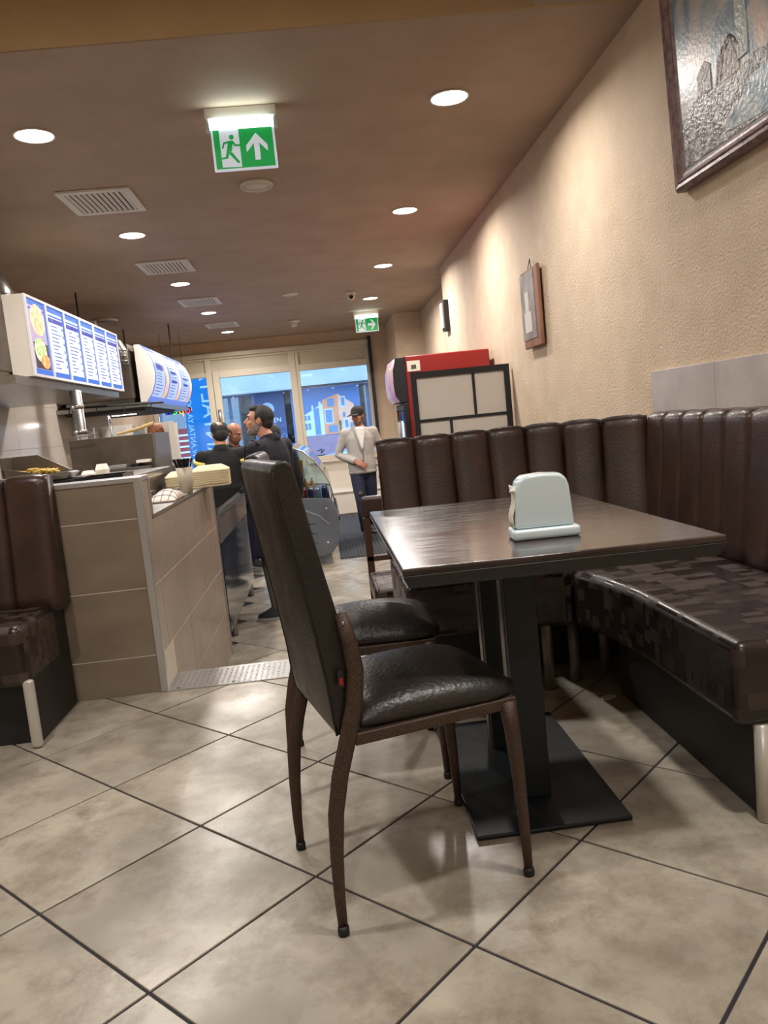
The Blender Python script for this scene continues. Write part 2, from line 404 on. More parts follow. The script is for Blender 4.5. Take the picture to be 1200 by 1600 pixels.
# ------------------------------------------------------------------ front facade (far end)
WY = 14.9
struct('wall_back', MB().box(-3.3, 1.09, WY-.05, WY+.15, 2.56, HC+.1).box(1.09, 2.0, WY-.12, WY+.15, -.6, HC+.1), 'wall')
struct('wall_back_knee', MB().box(-.34, 1.09, WY-.04, WY+.12, FZ, .44), 'white')
struct('trim_1', MB().box(1.035, 1.09, WY-.16, WY-.05, FZ, 2.62), 'navyst')
struct('trim_2', MB().box(-.02, 1.38, 13.45, WY-.04, FZ, -.09).box(-.05, 1.38, 13.42, WY-.04, -.09, -.06), 'white', bevel=.006)
struct('trim_3', MB().box(-3.15, 1.05, WY-.12, WY+.02, 2.50, 2.58), 'cream', bevel=.01)
struct('baseboard_back', MB().box(1.09, 1.38, WY-.16, WY-.12, .44, .56), 'white')
w1 = struct('window_1', MB().box(-.33, -.27, WY-.06, WY+.04, .44, 2.5).box(.98, 1.035, WY-.06, WY+.04, .44, 2.5).box(-.27, .98, WY-.06, WY+.04, .44, .52).box(-.27, .98, WY-.06, WY+.04, 2.12, 2.24).box(-.27, .98, WY-.06, WY+.04, 2.46, 2.5), 'cream', bevel=.006)
MB().box(-.27, .98, WY-.02, WY+.01, 2.24, 2.46).build('transom_panel', 'creamp', w1)
MB().box(-.27, .98, WY-.012, WY-.004, .52, 2.12).build('pane', 'glass', w1)
MB().box(-.30, 1.03, WY-.14, WY-.06, .40, .44).build('window_sill', 'white', w1, bevel=.005)
d1 = struct('door_1', MB().box(-1.86, -1.74, WY-.07, WY+.05, FZ, 2.25).box(-.45, -.33, WY-.07, WY+.05, FZ, 2.5).box(-1.74, -.45, WY-.07, WY+.05, 2.13, 2.25).box(-1.74, -.45, WY-.07, WY+.05, FZ, FZ+.25), 'cream', bevel=.006)
MB().box(-1.74, -.45, WY-.012, WY-.004, FZ+.25, 2.13).build('pane', 'glass', d1)
MB().tube([(-1.80, WY-.12, 1.30), (-1.80, WY-.16, 1.32), (-1.80, WY-.16, 1.50), (-1.80, WY-.12, 1.52)], .01).box(-1.83, -1.77, WY-.09, WY-.07, 1.24, 1.56).build('door_handle', 'alu', d1, smooth=True)
w2 = struct('window_2', MB().box(-1.98, -1.87, WY-.06, WY+.04, FZ, 2.5).box(-3.0, -2.92, WY-.06, WY+.04, FZ, 2.5).box(-2.92, -1.98, WY-.06, WY+.04, 2.16, 2.24).box(-2.92, -1.98, WY-.06, WY+.04, 2.46, 2.5).box(-1.87, -.45, WY-.06, WY+.04, 2.46, 2.5).box(-2.92, -1.98, WY-.06, WY+.04, FZ, FZ+.3), 'cream', bevel=.006)
MB().box(-2.92, -1.98, WY-.02, WY+.01, 2.24, 2.46).build('transom_panel', 'creamp', w2)
MB().box(-1.87, -.45, WY-.02, WY+.01, 2.25, 2.46).build('transom_panel', 'creamp', w2)
MB().box(-2.92, -1.98, WY-.012, WY-.004, FZ+.3, 2.16).build('pane', 'glass', w2)
struct('wall_back_return', MB().box(-3.3, -3.0, WY-.1, WY+.1, FZ, 2.6), 'wall')
# ------------------------------------------------------------------ wainscot tiles on the right wall
ws = struct('wall_right_wainscot', MB().box(1.5895, 1.5995, -.3, 3.68, .0, 1.178), 'tile_joint')
yj = 3.68
for k in range(9):
    y1 = yj-.004 if k == 0 else yj-.0015
    yj -= .607 if k == 0 else .315*2
    if yj < -.3: break
    for z0, z1 in ((.884, 1.178), (.587, .881)):
        MB().box(1.582, 1.592, yj+.0015, y1, z0, z1).build('tile', 'wain', ws, bevel=.002, seg=1)
# ------------------------------------------------------------------ ceiling lamps
def downlight(x, y, label, z=HC, power=LIGHT_W, col=(1, .93, .87), r=.098):
    t = thing('downlight', label, 'ceiling light', (x, y, z), group='recessed round ceiling downlights')
    MB().lathe([(r+.012, -.001), (r+.012, -.006), (r+.004, -.009), (r, -.004), (r, -.001)], n=32).build('lamp_ring', 'white', t, smooth=True)
    MB().lathe([(r, -.006), (r*.9, -.007), (.002, -.007)], n=32).build('lamp_disc', 'lamp', t)
    l = bpy.data.lights.new('downlight_lamp', 'AREA'); l.shape = 'DISK'; l.size = r*1.7; l.energy = power; l.color = col; l.spread = 2.9
    lo = bpy.data.objects.new('downlight_lamp', l); C.objects.link(lo); lo.location = (0, 0, -.012); lo.parent = t
    return t
ord_ = ['nearest the camera', 'second from the camera', 'third from the camera', 'fourth and farthest']
for k in range(4):
    downlight(.89, 4.47+2.275*k, 'round white downlight in the right row, '+ord_[k], power=LIGHT_W*(.78, 1.1, 1.4, 1.6)[k])
ord5 = ['nearest the camera', 'second from the camera', 'third from the camera', 'fourth from the camera', 'farthest, next to the front windows']
for k in range(5):
    downlight(-1.36, 4.58+2.24*k, 'round white downlight in the left row, '+ord5[k], power=LIGHT_W*(1, 1.15, 1.4, 1.6, 1.6)[k])
downlight(1.0, 1.15, 'round downlight in the raised ceiling above the dining table', z=3.3, power=38, col=(1, .95, .9))
downlight(-1.2, 1.6, 'round downlight in the raised ceiling left above the open floor', z=3.3, power=40, col=(1, .95, .9))
downlight(-.2, -1.3, 'round downlight in the raised ceiling behind the camera', z=3.3, power=40, col=(1, .95, .9))
# ------------------------------------------------------------------ vents
vl = ['nearest the camera', 'second from the camera', 'third from the camera', 'farthest from the camera']
for k, (x, y) in enumerate(((-1.335, 5.83), (-1.33, 8.11), (-1.33, 10.3), (-1.33, 12.6))):
    t = thing('ceiling_vent', 'square white louvred ceiling vent, '+vl[k], 'vent', (x, y, HC), group='square air vents in the ceiling')
    a, b = .245, .275
    MB().box(-a, a, -b, -b+.05, -.018, -.001).box(-a, a, b-.05, b, -.018, -.001).box(-a, -a+.05, -b+.05, b-.05, -.018, -.001).box(a-.05, a, -b+.05, b-.05, -.018, -.001).build('vent_frame', 'white', t, bevel=.004)
    MB().box(-a+.04, a-.04, -b+.04, b-.04, -.003, -.001).build('vent_back', 'blackm', t)
    sl = MB().box(-.011, .011, -b+.05, b-.05, -.0015, .0015, T=Matrix.Rotation(-.55, 4, 'Y')).build('slat', 'white', t, loc=(0, 0, -.011))
    for j in range(11):
        o = sl if j == 0 else sl.copy()
        if j: C.objects.link(o)
        o.location = (-a+.066+j*.036, 0, -.012)
# ------------------------------------------------------------------ exit signs
def exit_sign(x, y, label, arrow, w=.375, rz=0, z=HC):
    t = thing('exit_sign', label, 'exit sign', (x, y, z), rz, group='green running man exit signs')
    h = w/2
    MB().box(-h, h, -.035, .035, -.055, -.001).build('housing', 'white', t, bevel=.004)
    MB().tube([(-h+.02, 0, -.078), (h-.02, 0, -.078)], .026, 14).build('light_tube', 'tube', t, smooth=True)
    for s in (-1, 1): MB().tube([(s*(h-.018), 0, -.078), (s*h, 0, -.078)], .036, 16).build('end_cap', 'whitepl', t, smooth=True)
    MB().box(-h+.02, h-.02, -.006, .006, -.315, -.10).build('sign_frame', 'signw', t, bevel=.003)
    g = MB(); X0, X1, Z0, Z1 = -h+.032, h-.032, -.303, -.106
    WW = X1-X0; xm = X0+WW*.43; d = X0+WW*.10
    g.box(xm, X1, -.0085, -.0055, Z0, Z1); g.box(X0, d, -.0085, -.0055, Z0, Z1)
    g.prism([(d, Z0), (xm, Z0), (xm, Z0+.004), (d, Z0+.008)], -.0085, -.0055, 'y')
    g.build('green_field', 'green', t)
    # running man
    s = WW/.32; ox = (d+xm)/2; oz = (Z0+Z1)/2
    rm = MB()
    def q(pts): rm.prism([(ox+a*s, oz+b*s) for a, b in pts], -.0088, -.0055, 'y')
    rm.prism([(ox+.012*s+.013*s*math.cos(k*PI/6), oz+.062*s+.013*s*math.sin(k*PI/6)) for k in range(12)], -.0088, -.0055, 'y')
    q([(-.008, .043), (.018, .043), (.006, -.012), (-.022, -.012)])
    q([(-.008, .043), (-.036, .036), (-.046, .006), (-.038, .004), (-.029, .028), (-.010, .032)])
    q([(.018, .043), (.032, .022), (.056, .022), (.056, .013), (.026, .013), (.010, .030)])
    q([(-.006, -.012), (.010, -.020), (.046, -.072), (.034, -.077), (-.008, -.026)])
    q([(-.022, -.008), (-.006, -.016), (-.018, -.048), (-.064, -.052), (-.066, -.044), (-.030, -.040)])
    rm.build('running_figure', 'green', t)
    cx = (xm+X1)/2; A = .052*s
    pts = [(0, .075), (.07, .012), (.07, -.022), (.018, .022), (.018, -.066), (-.018, -.066), (-.018, .022), (-.07, -.022), (-.07, .012)]
    if arrow == 'right': pts = [(b, -a) for a, b in pts]
    m_ = MB()
    # split arrow in convex pieces
    for idx in ((0, 1, 2, 3), (0, 3, 6), (0, 6, 7, 8), (3, 4, 5, 6)):
        m_.prism([(cx+pts[i][0]*s*.82, oz+pts[i][1]*s) for i in idx], -.0092, -.0055, 'y')
    m_.build('arrow', 'signw', t)
    l = bpy.data.lights.new('sign_lamp', 'AREA'); l.shape = 'RECTANGLE'; l.size = w*.8; l.size_y = .03; l.energy = .45; l.color = (.8, 1, .95)
    lo = bpy.data.objects.new('sign_lamp', l); C.objects.link(lo); lo.location = (0, -.04, -.075); lo.rotation_euler = (-1.2-PI/2, 0, 0); lo.parent = t
exit_sign(-.24, 4.42, 'green and white exit sign with upward arrow, hanging nearest the camera', 'up')
exit_sign(.90, 12.6, 'small far exit sign with arrow pointing right by the column', 'right', w=.40)
# round things on the ceiling
def disc(name, label, cat, x, y, r, h=.02, m='white', inner=None):
    t = thing(name, label, cat, (x, y, HC))
    MB().lathe([(r, -.001), (r, -h*.5), (r*.93, -h), (r*.86, -h*.6)], n=28).build('rim', m, t, smooth=True)
    MB().lathe([(r*.86, -h*.3), (r*.86, -h*.62), (.01, -h*.7)], n=28).build('grille', inner or m, t, smooth=True)
    return t
disc('ceiling_speaker', 'round white ceiling speaker behind the near exit sign', 'speaker', -.258, 5.72, .115, .03, inner='frost')
disc('ceiling_disc', 'small flat white round disc in the middle of the ceiling', 'ceiling disc', -.2, 10.35, .10, .02)
disc('air_valve', 'round dark-slotted air valve above the menu boards', 'vent', -2.72, 11.1, .17, .04, 'frost', 'steel_dk')
t = thing('smoke_detector', 'small white smoke detector on the ceiling near the front', 'smoke detector', (-.24, 12.9, HC))
MB().lathe([(.10, -.001), (.10, -.02), (.055, -.035)], n=24).build('base', 'white', t, smooth=True)
MB().lathe([(.055, -.03), (.05, -.08), (.03, -.1), (.002, -.1)], n=24).build('sensor', 'white', t, smooth=True)
t = thing('dome_camera', 'small white security camera with black eye on the ceiling', 'camera', (.585, 10.6, HC))
MB().lathe([(.06, -.001), (.06, -.03)], n=20).build('base', 'white', t, smooth=True)
MB().ell((0, 0, -.06), (.055, .055, .05)).build('housing', 'white', t, smooth=True)
MB().ell((0, -.038, -.075), (.028, .028, .028)).build('lens', 'black', t, smooth=True)
# ------------------------------------------------------------------ wall things (right wall)
def painting():
    t = thing('framed_painting', 'large framed oil painting of a lighthouse and cottage above a rocky shore', 'painting', (1.6, 2.6, 2.4))
    y0, y1, z0, z1 = -.62, .66, -.52, .62      # local (y toward far is +)
    tilt = Matrix.Translation((0, 0, z0)) @ Matrix.Rotation(-.035, 4, 'Y') @ Matrix.Translation((0, 0, -z0))
    fw = .075
    def rail(a, b, axis):
        mb = MB(); prof = [(0, 0), (.004, .045), (.02, .055), (.035, .048), (.055, .04), (fw, .02), (fw, 0)]
        return prof
    prof = [(0, .004), (.0, .04), (.012, .052), (.026, .046), (.034, .05), (.05, .038), (.06, .036), (fw, .022), (fw, .004)]
    def corner(y, z, sy_, sz): return [Vector((-.0-h, y+sy_*w, z+sz*w)) for w, h in prof]
    cs = [corner(y0, z0, 1, 1), corner(y1, z0, -1, 1), corner(y1, z1, -1, -1), corner(y0, z1, 1, -1)]
    for k in range(4):
        a, b = cs[k], cs[(k+1) % 4]; n = len(a); mb = MB()
        mb.add([tilt @ v for v in a+b], [(i, (i+1) % n, (i+1) % n+n, i+n) for i in range(n)]+[tuple(range(n)), tuple(range(n, 2*n))])
        mb.build('frame_rail', 'pframe', t, fix=True)
    # canvas: procedural paint
    m = bpy.data.materials.new('canvas_paint'); m.use_nodes = True; nt = m.node_tree; L = nt.links.new; b = nt.nodes['Principled BSDF']
    tc = nt.nodes.new('ShaderNodeTexCoord'); n = nt.nodes.new('ShaderNodeTexNoise'); n.inputs['Scale'].default_value = 5; n.inputs['Detail'].default_value = 6; n.inputs['Distortion'].default_value = 1.2
    L(tc.outputs['Object'], n.inputs['Vector']); cr = nt.nodes.new('ShaderNodeValToRGB'); L(n.outputs['Fac'], cr.inputs[0])
    e = cr.color_ramp.elements; e[0].position = .3; e[0].color = lin((112, 132, 142)); e[1].position = .7; e[1].color = lin((196, 170, 152))
    x = e.new(.5); x.color = lin((140, 150, 152)); x = e.new(.42); x.color = lin((108, 126, 138))
    L(cr.outputs[0], b.inputs['Base Color']); b.inputs['Roughness'].default_value = .35
    n3 = nt.nodes.new('ShaderNodeTexNoise'); n3.inputs['Scale'].default_value = 60; bp = nt.nodes.new('ShaderNodeBump'); bp.inputs['Strength'].default_value = .12; bp.inputs['Distance'].default_value = .01
    L(tc.outputs['Object'], n3.inputs['Vector']); L(n3.outputs['Fac'], bp.inputs['Height']); L(bp.outputs[0], b.inputs['Normal']); M['canvas'] = m
    M['rocks'] = mat('painted_rocks', (84, 82, 80), .3, rgb2=(206, 202, 200), nscale=38, bump=.35, bscale=90, detail=8, contrast=(.45, .72))
    M['waves'] = mat('painted_waves', (104, 134, 148), .3, rgb2=(200, 208, 208), nscale=16, bump=.2, bscale=50, detail=8)
    M['cott'] = mat('painted_cottage', (120, 112, 108), .35, rgb2=(190, 186, 180), nscale=50, bump=.6, bscale=60)
    M['roofp'] = mat('painted_roof', (70, 58, 56), .35, rgb2=(96, 80, 74), nscale=40, bump=.6)
    M['lightp'] = mat('painted_tower', (176, 182, 172), .35, rgb2=(140, 150, 146), nscale=18, bump=.5)
    MB().box(-.03, -.012, y0+.05, y1-.05, z0+.05, z1-.05, T=tilt).build('canvas', 'canvas', t)
    iy, iz = y1-.075, z0+.075
    def P_(pts, m_, d, nm):
        mb = MB(); mb.prism(pts, -.030-d, -.029, 'x', T=tilt); mb.build(nm, m_, t, fix=True)
    random.seed(3)
    P_([(.585, -.445), (.585, -.30), (.50, -.235), (.43, -.225), (.37, -.24), (.25, -.247), (.15, -.25), (.05, -.235), (-.05, -.25), (-.2, -.20), (-.35, -.23), (-.545, -.21), (-.545, -.445)], 'rocks', .002, 'painted_shore')
    P_([(.27, -.40), (.18, -.36), (.05, -.30), (-.1, -.29), (-.3, -.26), (-.545, -.25), (-.545, -.38), (-.2, -.40), (.0, -.44), (.19, -.425)], 'waves', .003, 'painted_sea')
    P_([(.30, -.25), (.29, -.16), (.25, -.135), (.195, -.125), (.15, -.165), (.15, -.25)], 'cott', .003, 'painted_cottage')
    P_([(.31, -.24), (.265, -.145), (.20, -.112), (.135, -.168), (.150, -.172), (.196, -.138), (.235, -.16), (.275, -.245)], 'roofp', .004, 'painted_roof')
    P_([(.44, -.23), (.44, -.16), (.38, -.125), (.34, -.15), (.34, -.24)], 'cott', .003, 'painted_shed')
    P_([(.152, -.22), (.148, .42), (.095, .42), (.09, -.22)], 'lightp', .004, 'painted_lighthouse')
    P_([(.165, .42), (.165, .47), (.075, .47), (.075, .42)], 'roofp', .005, 'painted_gallery')
painting()
t = thing('wooden_plaque', 'small wooden plaque with a grey print hanging on the beige wall', 'plaque', (1.6, 5.56, 1.75))
MB().box(-.045, -.02, -.21, .22, -.27, .27).build('board', 'oak', t, bevel=.006)
M['print'] = mat('plaque_print', (156, 150, 144), .4, rgb2=(112, 108, 106), nscale=9, detail=6)
MB().box(-.049, -.0449, -.12, .225, -.21, .25).build('print', 'print', t)
MB().box(-.0505, -.0485, -.02, .15, -.16, -.02).box(-.0505, -.0485, .03, .12, -.02, .12).build('print_motif', 'frost', t)
MB().tube([(-.03, -.02, .27), (-.02, .02, .34), (-.03, .06, .27)], .003, 5).build('hanging_string', 'blackm', t)
MB().box(-.02, -.0, -.1, .1, -.15, .15).build('wall_spacer', 'oak', t)
t = thing('wall_lamp', 'small black box lamp with pale glass high on the far wall', 'wall lamp', (1.6, 9.2, 2.19))
MB().box(-.06, -.001, -.1, .1, -.17, .17).build('housing', 'blackm', t, bevel=.006)
MB().box(-.075, -.058, -.06, .09, -.14, .14).build('glass_front', 'frost', t)
# ------------------------------------------------------------------ tiled half wall and plate
t = thing('tiled_half_wall', 'taupe tiled half wall with aluminium edge trims beside the kitchen', 'wall', (-.8, 3.41, 0))
base = Vector((-.8, 3.41, 0))
def lb(mb, name, m, par, **k): return mb.build(name, m, par, **k)
Tr = Matrix.Translation(-base)
rot = Matrix.Rotation(math.radians(.0), 4, 'Z')
MB().box(-3.0, -.7872, 3.4072, 3.565, 0.001, .925, T=Tr).box(-.92, -.7872, STEP+.003, 5.48, FZ+.002, .752, T=Tr).box(-.92, -.7872, 3.565, STEP+.003, .001, .752, T=Tr).build('wall_core', 'tile_joint', t)
for z0, z1 in ((.002, .166), (.169, .464), (.467, .766), (.769, .93)):
    for x0, x1 in ((-1.388, -.787), (-1.991, -1.391), (-2.594, -1.994), (-2.99, -2.597)):
        MB().box(x0, x1, 3.406, 3.42, z0, z1, T=Tr).build('tile', 'tile_brown', t, bevel=.0012, seg=1)
ys = [3.43, 3.565, 4.165, 4.768, 5.40]
for z0, z1 in ((FZ+.005, -.135), (-.132, .163), (.167, .464), (.467, .752)):
    for k, (a, b) in enumerate(((3.425, 3.566), (3.569, 4.14), (4.143, 4.74), (4.743, 5.34), (5.343, 5.475))):
        if z0 < -.1 and a < STEP:
            if b < STEP: continue
            a = STEP+.01
        elif a < STEP and z0 < 0: z0 = .005
        MB().box(-.797, -.786, a+.001, b-.001, z0, z1, T=Tr).build('tile', 'tile_side', t, bevel=.001, seg=1)
MB().box(-.797, -.786, 3.425, 3.566, .752, .925, T=Tr).build('tile', 'tile_side', t)
MB().box(-.812, -.780, 3.400, 3.432, 0.001, .942, T=Tr).build('corner_trim', 'alu', t, bevel=.003)
MB().box(-3.0, -.782, 3.401, 3.575, .922, .944, T=Tr).build('top_trim', 'alu', t, bevel=.003)
MB().box(-.93, -.781, 3.56, 5.50, .745, .766, T=Tr).build('top_trim', 'steel', t, bevel=.003)
MB().box(-.812, -.781, 3.562, 3.58, .76, .93, T=Tr).box(-.80, -.780, 5.47, 5.50, FZ+.003, .76, T=Tr).build('corner_trim', 'alu', t)
t = thing('floor_plate', 'aluminium tread plate screwed on the tile step edge', 'plate', (-.3, 3.53, 0))
pl = [(-.785, 3.395), (.2, 3.387), (.2, 3.655), (-.785, 3.662)]
MB().prism([(a+.3, b-3.53) for a, b in pl], .0005, .004).build('plate', 'checker', t)
nb = MB(); k = 0
for i in range(40):
    for j in range(11):
        x = -.77+i*.0245; y = 3.405+j*.0245; a = PI/4 if (i+j) % 2 else -PI/4
        if x > .19 or y > 3.648: continue
        dx, dy = math.cos(a)*.011, math.sin(a)*.011; nx, ny = -dy*.27, dx*.27
        x += .3; y -= 3.53
        nb.add([(x-dx, y-dy, .004), (x+nx, y+ny, .0055), (x+dx, y+dy, .004), (x-nx, y-ny, .0055)], [(0, 3, 2, 1)])
o = nb.build('tread_bumps', 'alu', t); o['kind'] = 'stuff'
for i, (x, y) in enumerate(((-.44, -.11), (-.2, -.11), (.05, -.11))):
    MB().lathe([(.008, .004), (.008, .0055), (.001, .006)], (x, y, 0), n=10).build('screw', 'steel_dk', t)
# ------------------------------------------------------------------ benches
def back_panel(p0, p1, nrm, zb, zt, parent, foot=.06, thick=.1, bulge=.012, nu=9, name='backrest_panel', m='leather', origin=(0, 0, 0)):
    # p0,p1: top front line ends (x,y); nrm: unit vector towards the sitter; foot: how far bottom stands forward
    p0 = Vector((p0[0], p0[1], 0)); p1 = Vector((p1[0], p1[1], 0)); n = Vector((nrm[0], nrm[1], 0))
    prof = []
    for k in range(9):
        s = k/8; z = zb+(zt-.04-zb)*s; prof.append((foot*(1-s)**1.2, z, 1))
    for k in range(1, 7):
        a = PI/2*k/6; prof.append((-.036+.036*math.cos(a), zt-.04+.04*math.sin(a), 1-.3*k/6))
    prof.append((-thick+.02, zt, .5)); prof.append((-thick, zt-.02, .2)); prof.append((-thick, zb, 0))
    rows = []
    for (d, z, bw) in prof:
        row = []
        for j in range(nu):
            u = j/(nu-1); e = 1-abs(2*u-1)**3.2
            q = p0.lerp(p1, u)+n*(d+bulge*bw*e-.004*(1-e)); row.append(Vector((q.x, q.y, z+(.010*e if z > zt-.03 and bw > .4 else 0)))-Vector(origin))
        rows.append(row)
    mb = MB(); mb.grid(rows)
    # ends and underside
    nr = len(rows)
    mb.f.append(tuple(i*nu for i in range(nr))); mb.mi.append(0); mb.f.append(tuple(i*nu+nu-1 for i in range(nr))[::-1]); mb.mi.append(0)
    mb.f.append(tuple(range(nu))[::-1]+tuple(range((nr-1)*nu, nr*nu))[::1]); mb.mi.append(0)
    return mb.build(name, m, parent, smooth=True, fix=True)
def cushion(poly, z0, z1, parent, name='seat_cushion', bevel=.032, m='patch', inset=0, origin=(0, 0, 0)):
    mb = MB().prism([(a-origin[0], b-origin[1]) for a, b in poly], z0, z1)
    return mb.build(name, m, parent, bevel=bevel, seg=4)
bo = (.9, 2.9, 0)
B = thing('corner_bench', 'brown ribbed leather corner bench wrapped around the dining table', 'bench', bo)
# right run
ct = .985; zb = .455
yb = 3.46; xr = 1.455
ye = yb; wdt = .172; k = 0
while ye > 1.80:
    y0 = max(ye-wdt, 1.775)
    back_panel((xr, ye), (xr, y0), (-1, 0), zb, ct, B, foot=.045, thick=.122, origin=bo); ye = y0
pts = [(.247, 3.62), (.42, 3.62), (.593, 3.62), (.766, 3.62), (.94, 3.615), (1.105, 3.585), (1.272, 3.535), (1.458, 3.455)]
for a, b in zip(pts[:-1], pts[1:]):
    d = Vector((b[0]-a[0], b[1]-a[1])).normalized()
    back_panel(a, b, (d.y, -d.x), zb, ct-.004, B, foot=.09, thick=.03 if a[0] < .9 else .02, origin=bo)
cushion([(1.42, 1.775), (.932, 1.775), (.932, 2.40), (.905, 2.62), (.858, 2.80), (1.42, 3.46)], .245, .462, B, origin=bo)
cushion([(.848, 2.815), (.70, 2.865), (.25, 2.87), (.25, 3.56), (1.40, 3.52), (1.415, 3.475)], .245, .455, B, origin=bo)
MB().box(.99-.9, 1.42-.9, 1.80-2.9, 2.72-2.9, .002, .25).box(.3-.9, 1.42-.9, 3.12-2.9, 3.5-2.9, .002, .25).build('plinth', 'plinth', B, bevel=.004)
MB().box(1.545-.9, 1.575-.9, 1.78-2.9, 3.5-2.9, .002, .90).box(.26-.9, 1.575-.9, 3.652-2.9, 3.658-2.9, .002, .95).build('back_board', 'plinth', B)
for (x, y, m_) in ((.995, 1.785, 'white_leg'), (.765, 2.86, 'grey_leg'), (.885, 2.92, 'grey_leg'), (1.03, 2.99, 'grey_leg')):
    MB().tube([(x-.9, y-2.9, .002), (x-.9, y-2.9, .25)], .02, 14).build('leg', m_, B, smooth=True)
# left bench
bo2 = (-1.9, 3.1, 0)
B2 = thing('wall_bench', 'brown leather bench with patterned seat against the tiled half wall', 'bench', bo2)
x = -1.135; first = True
for k in range(7):
    back_panel((x-.178, 3.315), (x, 3.315), (0, -1), .44, .99, B2, foot=.05, thick=.08, origin=bo2); x -= .178
cushion([(-1.165, 2.90), (-2.6, 2.90), (-2.6, 3.29), (-1.165, 3.29)], .235, .465, B2, origin=bo2)
MB().prism([(2.925-3.1, .003), (3.40-3.1, .003), (3.40-3.1, .95), (3.34-3.1, .96), (3.28-3.1, .45), (2.925-3.1, .24)], -1.195+1.9, -1.168+1.9, 'x').build('end_panel', 'plinth', B2, bevel=.006)
MB().box(-2.6+1.9, -1.2+1.9, 2.98-3.1, 3.3-3.1, .003, .24).box(-2.6+1.9, -1.2+1.9, 3.33-3.1, 3.395-3.1, .003, .95).build('plinth', 'blackm', B2)
MB().box(-1.19+1.9, -1.150+1.9, 2.903-3.1, 2.935-3.1, .002, .262).build('leg', 'white_leg', B2, bevel=.012)
# lower booth bench behind
bo3 = (.8, 5.6, FZ)
B3 = thing('booth_bench', 'brown leather booth bench with open back on the lower floor behind the corner bench', 'bench', bo3)
MB().box(.235-.8, 1.45-.8, 5.62-5.6, 5.70-5.6, .835, .995).build('backrest', 'leather', B3, bevel=.03, seg=4)
for xx in (.235, 1.40):
    MB().box(xx-.8, xx+.05-.8, .03, .08, .002, .84).build('back_post', 'brown_wood', B3, bevel=.004)
MB().box(.235-.8, 1.45-.8, .03, .08, .52, .56).build('back_rail', 'brown_wood', B3, bevel=.004)
cushion([(.235-.8, -.62), (1.45-.8, -.62), (1.45-.8, .02), (.235-.8, .02)], .30, .452, B3)
MB().box(.26-.8, 1.43-.8, -.58, .0, .002, .30).build('plinth', 'plinth', B3)
# ------------------------------------------------------------------ dining table
T0 = thing('dining_table', 'dark brown rectangular dining table on two black posts', 'table', (.49, 2.24, 0))
ox, oy = .49, 2.24
top = [(.143, 1.672), (.862, 1.652), (.862, 2.80), (.143, 2.83)]
tl = [(a-ox, b-oy) for a, b in top]
MB().prism([(a*1.0, b*1.0) for a, b in tl], .738, .755).build('tabletop', 'table', T0, bevel=.004)
o = MB()
n = 4; inn = [(a*.965, b*.978) for a, b in tl]
o.add([(a*1.004, b*1.004, .739) for a, b in tl]+[(a, b, .707) for a, b in inn], [(0, 1, 5, 4), (1, 2, 6, 5), (2, 3, 7, 6), (3, 0, 4, 7), (4, 5, 6, 7), (3, 2, 1, 0)])
o.build('edge_band', 'tedge', T0, fix=True, bevel=.003)
MB().box(-.208, .197, -.375, .37, .002, .014).build('base_plate', 'black_metal', T0, bevel=.004)
for cyp in (-.17, .17):
    MB().box(-.055+.0, .032, cyp-.045, cyp+.045, .014, .708).build('post', 'black_metal', T0, bevel=.004)
    MB().box(-.058, -.0545, cyp-.02, cyp+.02, .014, .708).build('post_groove', 'steel_dk', T0)
MB().box(-.07, .05, -.33, .33, .695, .708).build('support_bar', 'black_metal', T0)
# napkin dispenser
D = thing('napkin_dispenser', 'pale plastic napkin dispenser with a napkin sticking out on the table', 'napkin dispenser', (.52, 1.895, .7555), math.radians(-3))
MB().box(-.083, .083, -.042, .042, 0, .026).build('base', 'whitepl', D, bevel=.008, seg=3)
pr = [(-.074, .026), (.072, .026), (.065, .123), (.059, .143), (.045, .154), (.0, .158), (-.044, .155), (-.060, .145), (-.067, .123)]
MB().prism(pr, -.030, .030, 'y').build('body', 'whitepl', D, bevel=.009, seg=3)
pp = MB()
rows = []
for k in range(9):
    z = .032+k*.0125; rows.append([Vector((-.0745+.0065*k/8*1.1-.004*math.sin(k*.9), -.024+j*.008, z+.001*math.sin(j*2+k))) for j in range(7)])
pp.grid(rows); o = pp.build('napkin', 'paper', D, smooth=True); q = o.modifiers.new('s', 'SOLIDIFY'); q.thickness = .003
MB().tube([(-.066, -.018, .118), (-.073, -.02, .122), (-.079, -.016, .119)], [.006, .007, .003], 7).tube([(-.066, .0, .12), (-.074, .004, .125)], [.008, .004], 7).build('napkin_tip', 'paper', D, smooth=True)
